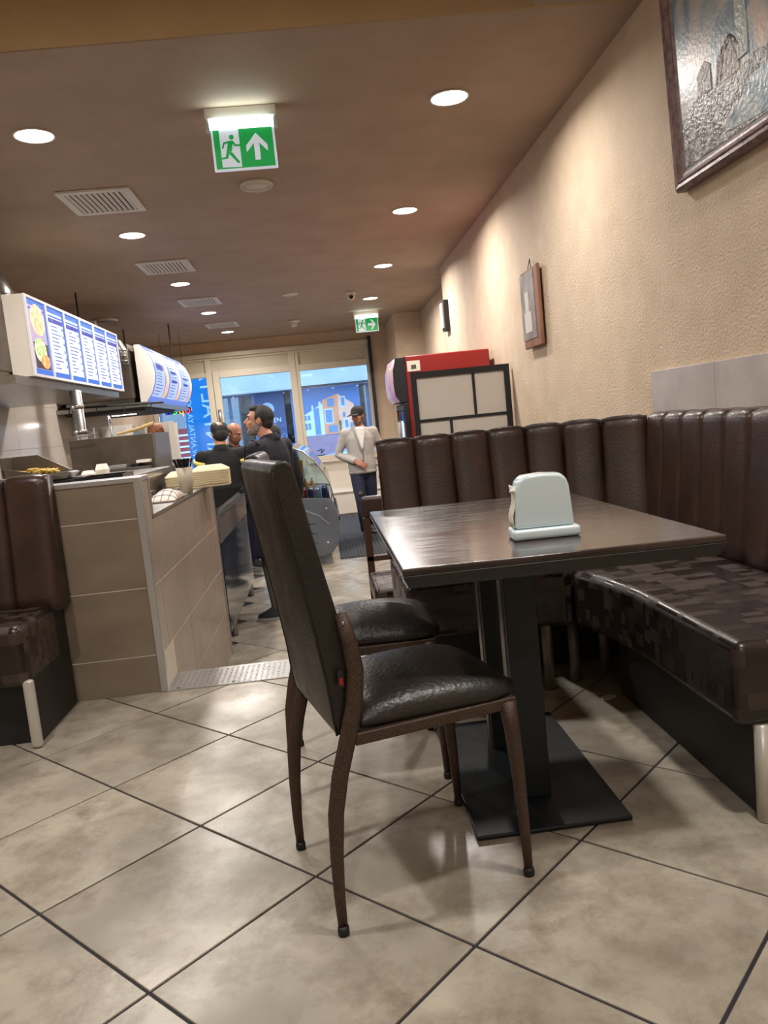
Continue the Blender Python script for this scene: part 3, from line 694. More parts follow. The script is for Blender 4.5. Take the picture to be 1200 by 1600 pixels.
# ------------------------------------------------------------------ dining chair
def make_chair(label, loc, rz):
    """local frame: +X forward (towards the table), rear feet at x=0, y=+-.19"""
    t = thing('dining_chair', label, 'chair', loc, rz, 'high backed leather dining chairs')
    hw = .192
    # seat
    rows = []
    nu, nv = 13, 13
    bm_ = MB()
    def outline(u, v):
        x = .075+u*.40; w = (.183+.018*u); return x, (v*2-1)*w
    topv = []; botv = []
    for i in range(nu):
        r1 = []; r2 = []
        for j in range(nv):
            u = i/(nu-1); v = j/(nv-1); x, y = outline(u, v)
            eu = 1-abs(2*u-1)**4; ev = 1-abs(2*v-1)**4; e = max(min(eu, 1), 0)*max(ev, 0)
            e = e**.45
            # rounded front corners
            if u > .8: y *= 1-.10*((u-.8)/.2)**2
            if abs(2*v-1) > .8: x -= .018*((abs(2*v-1)-.8)/.2)**2*max(0, u-.6)/.4
            dome = .048*(1-(2*v-1)**2*.55)*(1-(2*u-1)**2*.5)
            r1.append(Vector((x, y, .452+dome*e+.012*e))); r2.append(Vector((x*.98+.004, y*.96, .428)))
        topv.append(r1); botv.append(r2)
    bm_.grid([[v for v in r] for r in topv])
    nt_ = nu*nv
    bm_.add([v for r in botv for v in r], [(i*nv+j, (i+1)*nv+j, (i+1)*nv+j+1, i*nv+j+1) for i in range(nu-1) for j in range(nv-1)])
    border = [i*nv for i in range(nu)]+[(nu-1)*nv+j for j in range(1, nv)]+[i*nv+nv-1 for i in range(nu-2, -1, -1)]+[j for j in range(nv-2, 0, -1)]
    for a, b in zip(border, border[1:]+border[:1]): bm_.f.append((a, b, b+nt_, a+nt_)); bm_.mi.append(0)
    o = bm_.build('seat', 'chair_leather', t, smooth=True, fix=True)
    # backrest: profile in x,z, tapering width upward
    prof_f = [(.088, .435), (.088, .53), (.074, .62), (.060, .71), (.042, .80), (.026, .89), (.012, .97), (.006, 1.005), (-.008, 1.018)]
    prof_b = [(-.030, 1.016), (-.040, 1.002), (-.034, .95), (-.020, .86), (-.004, .76), (.010, .66), (.024, .55), (.030, .47), (.034, .435)]
    P_ = prof_f+prof_b; nw = 9; rows = []
    for (x, z) in P_:
        w = .186-.004*max(0, (z-.5))/.5; row = []
        for j in range(nw):
            v = 2*j/(nw-1)-1; e = 1-abs(v)**6
            xm = (x); dx = .005*e if (x, z) in prof_f else -.006*e
            row.append(Vector((xm+dx*(1 if .45 < z < 1.0 else .3), v*w, z)))
        rows.append(row)
    rows.append(rows[0])
    mb = MB(); mb.grid(rows); nr = len(rows)
    mb.f.append(tuple(i*nw for i in range(nr-1))); mb.mi.append(0); mb.f.append(tuple(i*nw+nw-1 for i in range(nr-1))[::-1]); mb.mi.append(0)
    bk = mb.build('backrest', 'chair_leather', t, fix=True, bevel=.006, seg=3)
    for s in (-1, 1):
        MB().tube([(x+.0, s*(.187-.004*max(0, (z-.5))/.5), z) for x, z in prof_b[2:]][::-1]+[(-.036, s*.180, .995), (-.028, s*.172, 1.014)], .0028, 6).build('piping', 'piping', bk, smooth=True)
    # frame
    fr = MB()
    fr.box(.07, .455, -hw-.004, -hw+.014, .405, .432).box(.07, .455, hw-.014, hw+.004, .405, .432)
    fr.box(.06, .08, -hw+.01, hw-.01, .405, .432).box(.435, .455, -hw+.01, hw-.01, .405, .432)
    fr.build('seat_frame', 'frame', t, bevel=.004)
    for s in (-1, 1):
        y = s*(hw+.0)
        path = [(0, .012), (.0, .09), (.004, .18), (.012, .27), (.030, .35), (.056, .43), (.076, .50), (.085, .57), (.080, .63), (.066, .695)]
        rad = [.0105, .0125, .015, .018, .019, .0195, .0195, .019, .017, .013]
        yy = [y, y, y, y, y, y+s*.002, y+s*.004, y+s*.006, y+s*.006, y+s*.005]
        lg = MB().tube([(a, b, c) for (a, c), b in zip(path, yy)], rad, 12, ell=.62, up=(0, 1, 0)).build('leg', 'frame', t, smooth=True)
        MB().lathe([(.0125, 0.001), (.013, .014), (.011, .02)], (0, y, 0), n=12).build('foot_cap', 'rubber', lg, smooth=True)
        lg = MB().tube([(.452, y, .012), (.450, y, .12), (.446, y, .25), (.440, y*.99, .36), (.434, y*.98, .425)], [.010, .0125, .0155, .018, .0205], 12).build('leg', 'frame', t, smooth=True)
        MB().lathe([(.0125, 0.001), (.013, .014), (.011, .02)], (.452, y, 0), n=12).build('foot_cap', 'rubber', lg, smooth=True)
        MB().tube([(.067, y+s*.013, .675), (.067, y+s*.018, .675)], .004, 10).build('bolt', 'steel', t, smooth=True)
    return t
ch1 = make_chair('dark leather high back dining chair nearest the camera', (-.1165, 1.7655, 0), math.radians(15.2))
c2 = copy_tree(ch1); c2['label'] = 'second leather dining chair, half hidden behind the nearest one'
c2.location = (-.185, 2.43, 0); c2.rotation_euler = (0, 0, math.radians(0))
tg = MB().box(.046, .058, -.2, -.197, .54, .575).build('fabric_tag', 'blackm', ch1)
tg2 = MB().box(.048, .056, -.2008, -.1999, .545, .560).build('tag_print', 'red', tg)
tag(MB().prism([(-.03, -.012), (.0, -.02), (.032, -.004), (.034, .012), (.008, .024), (-.02, .012)], .0005, .003).build('paper_scrap', 'paper', loc=(.93, 2.70, 0)), 'crumpled white paper scrap on the floor under the corner bench', 'paper')
# ------------------------------------------------------------------ screen, red fridge
t = thing('room_divider', 'black framed divider screen with frosted panels leaning before the red fridge', 'room divider', (1.17, 6.42, FZ))
TT = Matrix.Rotation(.0, 4, 'Z')
z1 = 1.43-FZ
Xs = (-.405, .405)
fm = MB()
fm.box(-.405, -.360, -.02, .02, .002, z1).box(.360, .405, -.02, .02, .002, z1).box(-.36, .36, -.02, .02, z1-.05, z1).box(-.36, .36, -.02, .02, .002, .06)
zr = [z1-.395, z1-.74, z1-1.09, z1-1.44]
for z in zr: fm.box(-.36, .36, -.014, .014, z-.012, z+.012)
edges = [z1-.05]+zr+[.06]
cols = [.105, -.105, .105, -.105, .105]
for k in range(5):
    zt_, zb_ = edges[k]-(.012 if k else 0), edges[k+1]+(.012 if k < 4 else 0)
    fm.box(cols[k]-.011, cols[k]+.011, -.014, .014, zb_, zt_)
fm.build('frame', 'blackm', t)
for k in range(5):
    zt_, zb_ = edges[k]-(.012 if k else 0), edges[k+1]+(.012 if k < 4 else 0)
    MB().box(-.36, cols[k]-.011, -.004, .004, zb_, zt_).build('frosted_panel', 'frost', t)
    MB().box(cols[k]+.011, .36, -.004, .004, zb_, zt_).build('frosted_panel', 'frost', t)
t = thing('drinks_fridge', 'tall red drinks fridge with black lit canopy by the right wall', 'fridge', (1.17, 7.35, FZ))
MB().box(-.37, .385, -.35, .35, .05, 2.06).build('body', 'red', t, bevel=.01)
MB().box(-.35, .36, -.33, .33, .002, .05).build('plinth', 'blackm', t)
cv = [(-.37, 1.66), (-.44, 1.66), (-.475, 1.72), (-.485, 1.82), (-.48, 1.95), (-.455, 2.05), (-.37, 2.055)]
MB().prism(cv, -.35, .35, 'y').build('canopy', 'blackm', t, bevel=.004)
rows = [[Vector((-x_, y_, z_)) for y_ in (-.34, .34)] for x_, z_ in ((.455, 1.665), (.49, 1.72), (.50, 1.82), (.495, 1.95), (.465, 2.045))]
o = MB().grid(rows).build('canopy_sign', 'canopy_print', t, smooth=True, fix=True); q = o.modifiers.new('s', 'SOLIDIFY'); q.thickness = .012
MB().box(-.415, -.37, -.35, .35, .1, 1.65).build('door_frame', 'blackm', t, bevel=.004)
MB().box(-.420, -.414, -.30, .30, .16, 1.60).build('door_glass', 'glassg', t)
MB().box(-.440, -.425, -.27, -.25, .3, 1.5).build('light_strip', 'fr_lit', t); MB().tube([(-.45, .3, .7), (-.45, .3, 1.3)], .012).build('handle', 'alu', t, smooth=True)
MB().box(-.355, -.24, -.3525, -.3505, 1.925, 2.015).build('sticker', 'paper', t)
MB().box(-.32, -.275, -.3535, -.3520, 1.945, 1.98).build('sticker_mark', 'steel_dk', t)
# ------------------------------------------------------------------ menu boards and hoods
def kitchen_fill(par, x, y, z, e):  # added fill light under a hood to brighten the kitchen
    l = bpy.data.lights.new('hood_fill_light', 'AREA'); l.shape = 'RECTANGLE'; l.size = .3; l.size_y = .04; l.energy = e; l.color = (1, .96, .92)
    lo = bpy.data.objects.new('hood_fill_light', l); C.objects.link(lo); lo.location = (x, y, z); lo.parent = par
t = thing('extractor_hood', 'brown steel extractor hood behind the six panel menu board', 'hood', (-2.3, 6.8, 1.6))
MB().box(-.7, .26, -1.5, 1.20, .05, .53).build('hood_box', 'steel_dk', t, bevel=.004)
MB().box(-.7, .375, -1.45, 1.20, -.05, .005).build('rim', 'steel', t)
MB().box(-.42, -.12, -.72, -.68, -.056, -.05).build('hood_fill_strip', 'lamp', t)  # added glowing strip for the kitchen fill light
kitchen_fill(t, -.25, -.7, -.07, 14)
MB().box(-.68, .25, -1.40, 1.15, .005, .05).build('hood_neck', 'steel_dk', t)
fl_ = MB().box(-.012, .012, -1.38, 1.1, -.03, -.014).build('filter_slat', 'steel', t)
for k in range(1, 14):
    o = fl_.copy(); C.objects.link(o); o.location = (-.6+k*.06, 0, 0)
fl_.location = (-.6, 0, 0)
BX = -1.9
t = thing('menu_board', 'six panel backlit menu board with food photo, nearest the camera', 'menu board', (BX, 6.8, 1.61))
y0, y1, zt = -1.17, 1.27, .555
MB().box(-.14, 0, y0, y1, .0, zt).build('case', 'white', t, bevel=.003)
pw = (y1-y0)/6
random.seed(11)
for k in range(6):
    a = y0+pw*k+.020; b = y0+pw*(k+1)-.020; zb_, zt_ = .022, zt-.022
    pn = MB().box(.0, .006, a, b, zb_, zt_).build('screen', 'scr_blue', t)
    mb = MB().box(.006, .008, a+.012, b-.035, zb_+.035, zt_-.07).box(.006, .0078, a+.012, b-.035, zt_-.055, zt_-.04)
    mb.build('screen_field', 'scr_white' if k else 'scr_lil', pn)
    if k == 0:
        cyy = (a+b)/2
        MB().prism([(cyy+.14*math.cos(q)-.0, .40+.11*math.sin(q)) for q in [i*PI/8 for i in range(16)]], .008, .010, 'x').build('food_picture', 'scr_food1', pn)
        MB().box(.0078, .0088, a+.04, b-.04, .06, .24).build('food_background', 'scr_dark', pn)
        MB().prism([(cyy-.02+.12*math.cos(q)-.0, .19+.085*math.sin(q)) for q in [i*PI/8 for i in range(16)]], .009, .011, 'x').build('food_picture', 'scr_food2', pn)
        MB().prism([(cyy+.05+.09*math.cos(q)-.0, .115+.05*math.sin(q)) for q in [i*PI/8 for i in range(16)]], .010, .012, 'x').build('food_picture', 'scr_food3', pn)
    else:
        MB().box(.0078, .0092, a+.012, b-.035, zt_-.112, zt_-.078).build('title_bar', 'scr_navy', pn)
        tx = MB()
        tx.box(.0092, .0097, a+.045, a+.12, zt_-.100, zt_-.080)
        for r_ in range(12):
            z = zt_-.14-r_*.028
            if z < zb_+.05: break
            tx.box(.0082, .0090, a+.05, a+.05+random.uniform(.08, .22), z, z+.008)
            if r_ % 2 == 0: tx.box(.0082, .0090, b-.07, b-.045, z-.01, z+.01)
        o = tx.build('menu_lines', 'scr_txt', pn); o['kind'] = 'stuff'
fr_ = MB()
for k in range(7): yy_ = min(max(y0+pw*k, y0+.008), y1-.008); fr_.box(0, .014, yy_-.016, yy_+.016, 0, zt)
fr_.box(0, .0135, y0, y1, 0, .018).box(0, .0135, y0, y1, zt-.018, zt)
fr_.build('board_frame', 'board_white', t)
# light of the boards
def boardlamp(parent, x, y, z, sx, sz, e):
    l = bpy.data.lights.new('screen_light', 'AREA'); l.shape = 'RECTANGLE'; l.size = sx; l.size_y = sz; l.energy = e; l.color = (.6, .78, 1)
    lo = bpy.data.objects.new('screen_light', l); C.objects.link(lo); lo.location = (x, y, z); lo.rotation_euler = (PI/2, 0, PI/2); lo.parent = parent
# duct pipes
def duct(x, y, z0, z1, r, label):
    t = thing('duct_pipe', label, 'duct', (x, y, z0), group='round steel ducts above the hoods')
    h = z1-z0
    MB().tube([(0, 0, 0), (0, 0, h-.08), (-.03, 0, h), (-.12, 0, h+.05), (-.5, 0, h+.06)], r, 24).build('pipe', 'steel', t, smooth=True)
    for k in range(3):
        z = h*(k+.5)/3.6; MB().lathe([(r, z-.006), (r+.006, z-.003), (r+.006, z+.003), (r, z+.006)], n=24).build('clamp', 'steel', t, smooth=True)
duct(-2.42, 6.62, 2.135, 2.45, .115, 'round steel duct at the left edge above the near hood')
duct(-2.07, 8.95, 1.96, 2.17, .066, 'slim steel duct between the two menu boards')
# second hood + curved board
t = thing('extractor_hood', 'grey steel extractor hood behind the curved menu board', 'hood', (-2.4, 10.5, 1.55))
MB().box(-.55, .30, -1.1, 1.6, .06, .68).build('hood_box', 'steel_dk', t, bevel=.004)
MB().box(-.2, .1, -.22, -.18, -.092, -.086).build('hood_fill_strip', 'lamp', t)  # added glowing strip, goes with the second fill light
kitchen_fill(t, -.05, -.2, -.11, 14)
MB().box(-.6, .46, -1.15, 1.62, -.05, .005).box(-.5, .28, -1.0, 1.5, .005, .06).build('rim', 'steel', t)
MB().prism([(-1.12, -.051), (.9, -.051), (.75, -.085), (-1.0, -.085)], -.5, .40, 'x').build('grease_tray', 'blackm', t)
fl2_ = MB().box(-.5, .38, -.02, .02, -.085, -.07).build('light_rail', 'steel', t)
t = thing('menu_board', 'curved backlit menu board with gold swirls, farther from the camera', 'menu board', (-1.95, 10.8, 1.56))
cur = [(-.02, .0), (.055, .10), (.10, .22), (.115, .33), (.095, .46), (.045, .57), (-.03, .66)]
yA, yB = -1.33, 1.30
MB().prism([(-.09, 0)]+cur+[(-.09, .66)], yA, yB, 'y').build('case', 'frost', t)
def curved(a, b, s0, s1, off, m_, nm, par, wav=0):
    n_ = 12; rows = []
    for i in range(n_+1):
        s = s0+(s1-s0)*i/n_; f_ = s*(len(cur)-1); i0 = min(int(f_), len(cur)-2); fr_ = f_-i0
        x = cur[i0][0]*(1-fr_)+cur[i0+1][0]*fr_; z = cur[i0][1]*(1-fr_)+cur[i0+1][1]*fr_
        sh = wav*math.sin(s*PI*1.3)
        rows.append([Vector((x+off, a+sh, z)), Vector((x+off, b+sh, z))])
    o = MB().grid(rows).build(nm, m_, par, smooth=True, fix=True); return o
bdy = curved(yA, yB, 0, 1, .004, 'scr2b', 'screen', t)
w3 = (yB-yA)/3
for k in range(3):
    a = yA+k*w3
    pn = curved(a+.04, a+w3*.66, .10, .90, .008, 'scr2', 'screen_field', bdy)
    curved(a+w3*.64, a+w3*.86, .10, .86, .012, 'scr_gold', 'swirl_picture', bdy, wav=.06)
    for s_0 in (.86, .60-.04*k, .40 if k else .56):
        curved(a+.10, a+w3*.58, s_0, s_0+.035, .011, 'scr_navy', 'title_bar', bdy)
    for r_ in range(14):
        s_0 = .14+r_*.05
        curved(a+.08, a+w3*random.uniform(.4, .56), s_0, s_0+.014, .0105, 'scr_txt', 'menu_line', bdy)
# hanging rods
for (x, y, z0, lab) in ((-2.49, 9.04, 2.24, 'thin dark hanging rod above the near menu board'), (-2.75, 12.2, 2.2, 'thin dark hanging rod beside the slim duct'), (-2.05, 12.0, 2.22, 'thin dark hanging rod above the far end of the curved board')):
    tag(MB().tube([(0, 0, 0), (0, 0, HC-z0-.002)], .010, 8).build('hanging_rod', 'blackm', loc=(x, y, z0)), lab, 'rod', 'hanging rods of the menu boards')
# LED open sign, seen from behind
t = thing('led_sign', 'small black LED sign with coloured letters hanging in the front window', 'sign', (-2.17, 12.6, 1.53))
MB().box(-.20, .20, .012, .02, -.045, .045).build('backing', 'blackm', t)
for k, (ch, m_) in enumerate((('o', 'led_r'), ('p', 'led_y'), ('e', 'led_g'), ('n', 'led_b'))):
    Tm = Matrix.Translation((.145-k*.097, .0, .0)) @ Matrix.Rotation(PI/2, 4, 'X') @ Matrix.Diagonal((-1, 1, 1, 1))
    text_mesh('letter', ch, .17, m_, t, Tm, .004)
MB().tube([(-.15, .016, .045), (-.15, .016, 1.2)], .003, 5).tube([(.15, .016, .045), (.15, .016, 1.2)], .003, 5).build('hanging_wire', 'blackm', t)
# ------------------------------------------------------------------ kitchen
kt = struct('wall_left_tiles', MB().box(-2.998, -2.985, 3.6, 9.95, FZ, 2.2), 'tile_joint')
for r_, (z0, z1) in enumerate(((.30, .70), (.703, 1.14), (1.143, 1.58), (1.583, 2.02))):
    y = 3.62
    while y < 9.9:
        y2 = min(y+.64, 9.94); MB().box(-2.987, -2.975, y, y2-.004, z0, z1).build('tile', 'ktile', kt); y = y2
struct('wall_kitchen', MB().box(-2.985, -2.55, 9.9, 10.0, FZ, 2.6), 'ktile')
t = thing('kitchen_counter', 'steel kitchen counter behind the tiled half wall', 'counter', (-1.6, 4.8, FZ))
MB().box(-.75, .55, -1.2, .72, 1.32, 1.36).build('worktop', 'steel', t, bevel=.003)
MB().box(-.72, .52, -1.15, .70, .1, 1.32).build('cabinet', 'steel_dk', t)
MB().box(-.70, .48, -1.1, .68, .002, .1).build('plinth', 'blackm', t)
t = thing('service_counter', 'low steel service shelf just behind the half wall', 'counter', (-.98, 4.55, FZ))
MB().box(-.06, .05, -.95, .93, 1.14, 1.17).build('worktop', 'steel', t)
MB().box(-.05, .04, -.93, .92, .002, 1.14).build('cabinet', 'steel_dk', t)
# fries bin
t = thing('fries_bin', 'steel fries bin with sloping sides on the left of the kitchen', 'fries station', (-1.75, 4.95, .9105))
MB().prism([(-.15, 0), (-.15, .165), (.0, .165), (.19, .055), (.19, 0)], .08, .1, 'y').prism([(-.15, 0), (-.15, .10), (.19, .02), (.19, 0)], -.1, -.08, 'y').box(-.16, -.145, -.1, .1, 0, .165).build('bin_wall', 'steel_dk', t, fix=True)
MB().prism([(-.15, .02), (.2, .01), (.24, .04), (.22, .05), (-.15, .04)], -.08, .08, 'y').build('bin_floor', 'steel', t, fix=True)
fm = MB(); random.seed(5)
for k in range(90):
    a = random.uniform(0, PI); x = random.uniform(-.08, .12); y = random.uniform(-.05, .06); z = .05+random.uniform(0, .04)*(1-abs(x)/.16)
    dx, dy = math.cos(a)*.03, math.sin(a)*.03
    fm.tube([(x-dx, y-dy, z), (x+dx, y+dy, z+random.uniform(-.006, .012))], .005, 4)
tag(fm.build('fries', 'fries', loc=(-1.75, 4.95, .9105)), 'heap of yellow fries in the steel bin', 'fries', kind='stuff')
# grill unit
t = thing('grill_station', 'brown steel grill unit with back splash and shelf', 'grill', (-1.475, 5.75, FZ))
MB().box(-.30, .28, .0, .03, 1.2, 1.60).build('back_splash', 'steel_dk', t, bevel=.003)
MB().box(-.30, .28, .03, .5, .05, 1.585).build('body', 'steel_dk', t, bevel=.004)
MB().box(.28, .30, -.0, .52, .8, 1.60).build('side_panel', 'steel', t)
MB().box(-.06, .26, -.12, .0, 1.36, 1.375).build('shelf', 'steel', t)
MB().box(-.02, .1, -.1, -.02, 1.375, 1.40).build('shelf_tray', 'alu', t, bevel=.004)
MB().tube([(.12, -.05, 1.385), (.2, -.05, 1.39)], .01).build('shelf_tool', 'blackm', t, smooth=True)
MB().box(.17, .26, -.1, -.02, 1.40, 1.42).build('shelf_box', 'foamw', t)
tag(MB().tube([(-.11, 0, 0), (.03, 0, .022), (.16, 0, .055)], [.008, .013, .012], 8).build('wooden_peel', 'wood_l', loc=(-1.35, 5.85, 1.165)), 'wooden handled paddle lying on top of the grill unit', 'paddle')
tag(MB().tube([(-.17, 0, 0), (.0, 0, .008), (.06, 0, .018)], .004, 6).build('grill_skewer', 'steel', loc=(-1.62, 5.7, 1.165)), 'thin metal skewer sticking out left of the grill unit', 'skewer')
# steel pipe
t = thing('drain_pipe', 'vertical steel pipe between white kitchen tiles and mirror', 'pipe', (-1.90, 6.5, FZ))
MB().lathe([(.045, .002), (.045, 2.0)], n=18).build('pipe', 'steel', t, smooth=True)
for z in (1.65, 1.85): MB().lathe([(.045, z), (.052, z+.01), (.052, z+.03), (.045, z+.04)], n=18).build('clamp', 'steel', t, smooth=True)
t = thing('steel_cabinet', 'tall steel cabinet reflecting blue window light behind the grill', 'cabinet', (-2.0, 8.8, FZ))
MB().box(-.42, .02, -.25, .3, .002, 1.72).build('body', 'steel', t, bevel=.004)
for k in (-.2, .0): MB().box(k-.19, k-.01, -.262, -.25, .3, 1.65).build('door', 'steel', t, bevel=.003)
# gyros machines
def gyros(x, y, label, meat):
    t = thing('kebab_grill', label, 'kebab grill', (x, y, FZ), group='upright kebab grills')
    MB().box(-.16, .16, -.15, .25, .002, 1.28).build('base_cabinet', 'steel_dk', t)
    MB().box(-.15, .15, .17, .2, 1.28, 1.73).build('heat_panel', 'frost', t)
    for s in (-1, 1): MB().box(s*.15-.006, s*.15+.006, -.04, .18, 1.28, 1.72).build('side_shield', 'frost' if s > 0 else 'steel', t)
    sp_ = MB().tube([(0, 0, 1.28), (0, 0, 1.80)], .008, 8).build('spit', 'steel', t, smooth=True)
    if meat: MB().lathe([(.03, 1.36), (.06, 1.42), (.05, 1.48), (.075, 1.52), (.06, 1.58), (.085, 1.63), (.08, 1.67), (.07, 1.70), (.04, 1.72)], n=18).build('meat_cone', 'kebab', sp_, smooth=True)
gyros(-1.98, 7.75, 'upright kebab grill without meat, leftmost by the window', False)
gyros(-1.66, 8.2, 'upright kebab grill with a cone of brown meat', True)
gyros(-1.74, 8.85, 'upright kebab grill, rightmost, with pale side shields', False)
MB_ = MB().tube([(-.5, 0, 0), (.45, .1, -.02)], .01, 8)
for k in range(4): MB_.tube([(-.4+.25*k, 0, -.01), (-.4+.25*k, 0, -.08)], .005, 6)
tag(MB_.build('utensil_rail', 'blackm', loc=(-1.9, 7.6, 1.47)), 'dark utensil rail with hooks above the kebab grills', 'rail')
# things on the kitchen counters
for k, (x, y, w_, lab) in enumerate(((-1.34, 3.95, .13, 'black shallow tray lying left on the half wall'), (-1.085, 4.02, .11, 'black shallow tray beside the left one near the wall corner'))):
    t = thing('food_tray', lab, 'tray', (x, y, .911), .05, 'black trays behind the half wall')
    MB().box(-w_, w_, -.14, .14, .0, .012).build('tray_base', 'black', t, bevel=.004)
    MB().box(-w_, w_, -.14, -.13, .012, .035).box(-w_, w_, .13, .14, .012, .035).box(-w_, -w_+.01, -.13, .13, .012, .035).box(w_-.01, w_, -.13, .13, .012, .035).build('tray_rim', 'black', t)
def foambox(x, y, z, w_, d_, h_, m_, label, group, rz=0, n=1):
    t = thing('food_box', label, 'box', (x, y, z), rz, group)
    MB().loft([(0, 0, 0, w_*.9, d_*.9), (0, 0, h_*.5, w_, d_), (0, 0, h_*.52, w_*1.04, d_*1.04), (0, 0, h_*.58, w_*1.04, d_*1.04)], n=16, p=6).build('box_base', m_, t)
    MB().loft([(0, 0, h_*.58, w_, d_), (0, 0, h_, w_*.72, d_*.72)], n=16, p=6).build('lid', m_, t)
    return t
foambox(-1.37, 4.72, .9105, .035, .04, .045, 'foamw', 'small white foam box, left of two by the grill', 'small white foam boxes')
foambox(-1.31, 4.80, .9105, .035, .04, .075, 'foamw', 'small white foam box, right and taller of two by the grill', 'small white foam boxes')
lvl = .7665
def stack(x, y, w_, d_, n_, lab):
    for k in range(n_):
        last = k == n_-1
        t = thing('meal_box', lab+', '+('topmost with lid' if last else ['bottom', 'second from the bottom', 'third from the bottom', 'fourth from the bottom', 'fifth from the bottom', 'sixth from the bottom', 'seventh from the bottom'][k]), 'box', (x, y, lvl+k*.0125+(.004 if k else .001)), .05, 'stacked cream foam meal boxes')
        MB().loft([(0, 0, 0, w_*.97, d_*.97), (0, 0, .0075, w_, d_), (0, 0, .011, w_, d_)], n=16, p=7).build('tray_shell', 'foam', t)
        if last:
            MB().loft([(0, 0, .011, w_*1.0, d_), (0, 0, .016, w_*.97, d_*.97), (0, 0, .044, w_*.60, d_*.60)], n=16, p=7).build('lid', 'foam', t)
stack(-.735, 5.15, .125, .10, 8, 'cream foam meal box in the right pile') 
stack(-.952, 5.28, .09, .10, 6, 'cream foam meal box in the left pile')
t = thing('cutlery_cup', 'beige cup full of black plastic cutlery on the half wall', 'cup', (-.80, 4.6, lvl+.001))
MB().lathe([(.032, 0), (.048, .155), (.044, .155), (.03, .01)], n=20).build('cup', 'cup', t, smooth=True)
random.seed(2)
for k in range(34):
    a = random.uniform(0, 2*PI); r_ = random.uniform(.005, .042)
    o = MB().tube([(r_*.6*math.cos(a), r_*.6*math.sin(a), .02), (r_*math.cos(a), r_*math.sin(a), .16), (r_*1.35*math.cos(a), r_*1.35*math.sin(a), .205)], [.003, .004, .006], 5).build('cutlery', 'blackm', t)
t = thing('tray_pile', 'pile of black plastic trays behind the low steel topped wall', 'trays', (-.985, 4.15, FZ+1.172))
for k in range(5): MB().box(-.055+.003*k, .05, -.22, .22+.01*k, k*.022, k*.022+.012).build('tray', 'black', t, bevel=.002)
t = thing('cloth_bundle', 'white cloth with thin check pattern over a wire basket', 'cloth', (-.86, 4.33, lvl+.001))
M['cloth'] = mat('check_cloth', (232, 216, 206), .9)
mb = MB(); rows = []
for i in range(13):
    rows.append([Vector((-.075+.15*j/8, -.2+.4*i/12, .004+.055*max(0, (1-(i/6-1)**2))*max(0, 1-(j/4-1)**2)**.6)) for j in range(9)])
mb.grid(rows); o = mb.build('cloth', 'cloth', t, smooth=True); q = o.modifiers.new('s', 'SOLIDIFY'); q.thickness = .003
wb = MB()
for i in range(0, 13, 2): wb.tube([rows[i][j]+Vector((0, 0, .002)) for j in range(9)], .0012, 4)
for j in range(0, 9, 2): wb.tube([rows[i][j]+Vector((0, 0, .002)) for i in range(13)], .0012, 4)
wb.build('wire_grid', 'blackm', t)
# ------------------------------------------------------------------ glass counter
t = thing('glass_counter', 'dark reflective glass topped food counter behind the half wall', 'counter', (-.97, 6.55, FZ))
MB().box(-.18, .19, -1.0, .93, .14, .78).build('body', 'bag', t, bevel=.003)
MB().box(-.185, .195, -1.0, .935, .784, .96).build('upper_band', 'granite', t, bevel=.003)
MB().box(-.20, .20, -1.0, .94, .96, .975).build('steel_rim', 'steel', t, bevel=.003)
MB().box(-.19, .195, -.98, .93, 1.03, 1.038).build('glass_top', 'glassg', t)
for y in (-.98, .92): MB().box(-.18, .19, y, y+.008, .975, 1.03).build('glass_side', 'glassg', t)
for (x, y) in ((.15, -.55), (.15, .88), (-.15, -.55), (-.15, .88)): MB().lathe([(.028, .002), (.028, .145)], (x, y, 0), n=14).build('leg', 'steel', t, smooth=True)
random.seed(9)
cols_ = [('tomato', (190, 50, 36)), ('lettuce', (96, 128, 60)), ('cabbage', (200, 196, 170)), ('onion', (170, 150, 160)), ('corn', (220, 190, 90)), ('carrot', (214, 120, 50)), ('cucumber', (130, 160, 100))]
for k, (nm, cc) in enumerate(cols_):
    M[nm] = mat('food_'+nm, cc, .6, rgb2=tuple(int(v*.6) for v in cc), nscale=40, bump=.8, bscale=60)
    tt = thing('food_tub', 'steel tub of '+['chopped tomato, nearest', 'green lettuce, second', 'pale cabbage, third', 'sliced onion, fourth', 'yellow corn, fifth', 'orange carrot, sixth', 'sliced cucumber, farthest'][k]+' on the glass counter', 'food tub', (-.97, 5.78+.25*k, FZ+.9755), group='tubs of salad in the glass counter')
    MB().box(-.16, .16, -.11, .11, 0, .03).build('tub', 'alu', tt, bevel=.004)
    rows = [[Vector((-.145+.29*i/8, -.095+.19*j/8, .031+.016*random.random())) for j in range(9)] for i in range(9)]
    MB().grid(rows).build('salad', nm, tt)
# ------------------------------------------------------------------ display cooler
t = thing('display_cooler', 'curved glass display cooler with grey side panel full of drinks', 'display cooler', (-.25, 9.9, FZ))
yn, yf = -1.2, 1.1
side = [(-.36, .09), (.16, .09), (.25, .13), (.315, .22), (.345, .35), (.345, .50), (.315, .66), (.29, .72), (.22, .735), (-.36, .79)]
MB().prism(side, yn, yn+.04, 'y').build('side_panel', 'cgrey', t, bevel=.008)
MB().prism(side, yf-.04, yf, 'y').build('side_panel', 'cgrey', t, bevel=.008)
sw = [(-.36, .68), (-.2, .655), (-.02, .61), (.12, .54), (.22, .44), (.24, .45), (.14, .555), (-.01, .63), (-.2, .675), (-.36, .70)]
for i in range(4):
    MB().prism([sw[i], sw[i+1], sw[8-i], sw[9-i]], yn-.006, yn+.001, 'y').build('swoosh', 'cgrey2', t)
for z in (.25, .355, .46): MB().prism([(-.3, z+.045), (.10, z), (-.3, z-.004)], yn-.003, yn+.001, 'y').build('vent_slot', 'blackm', t)
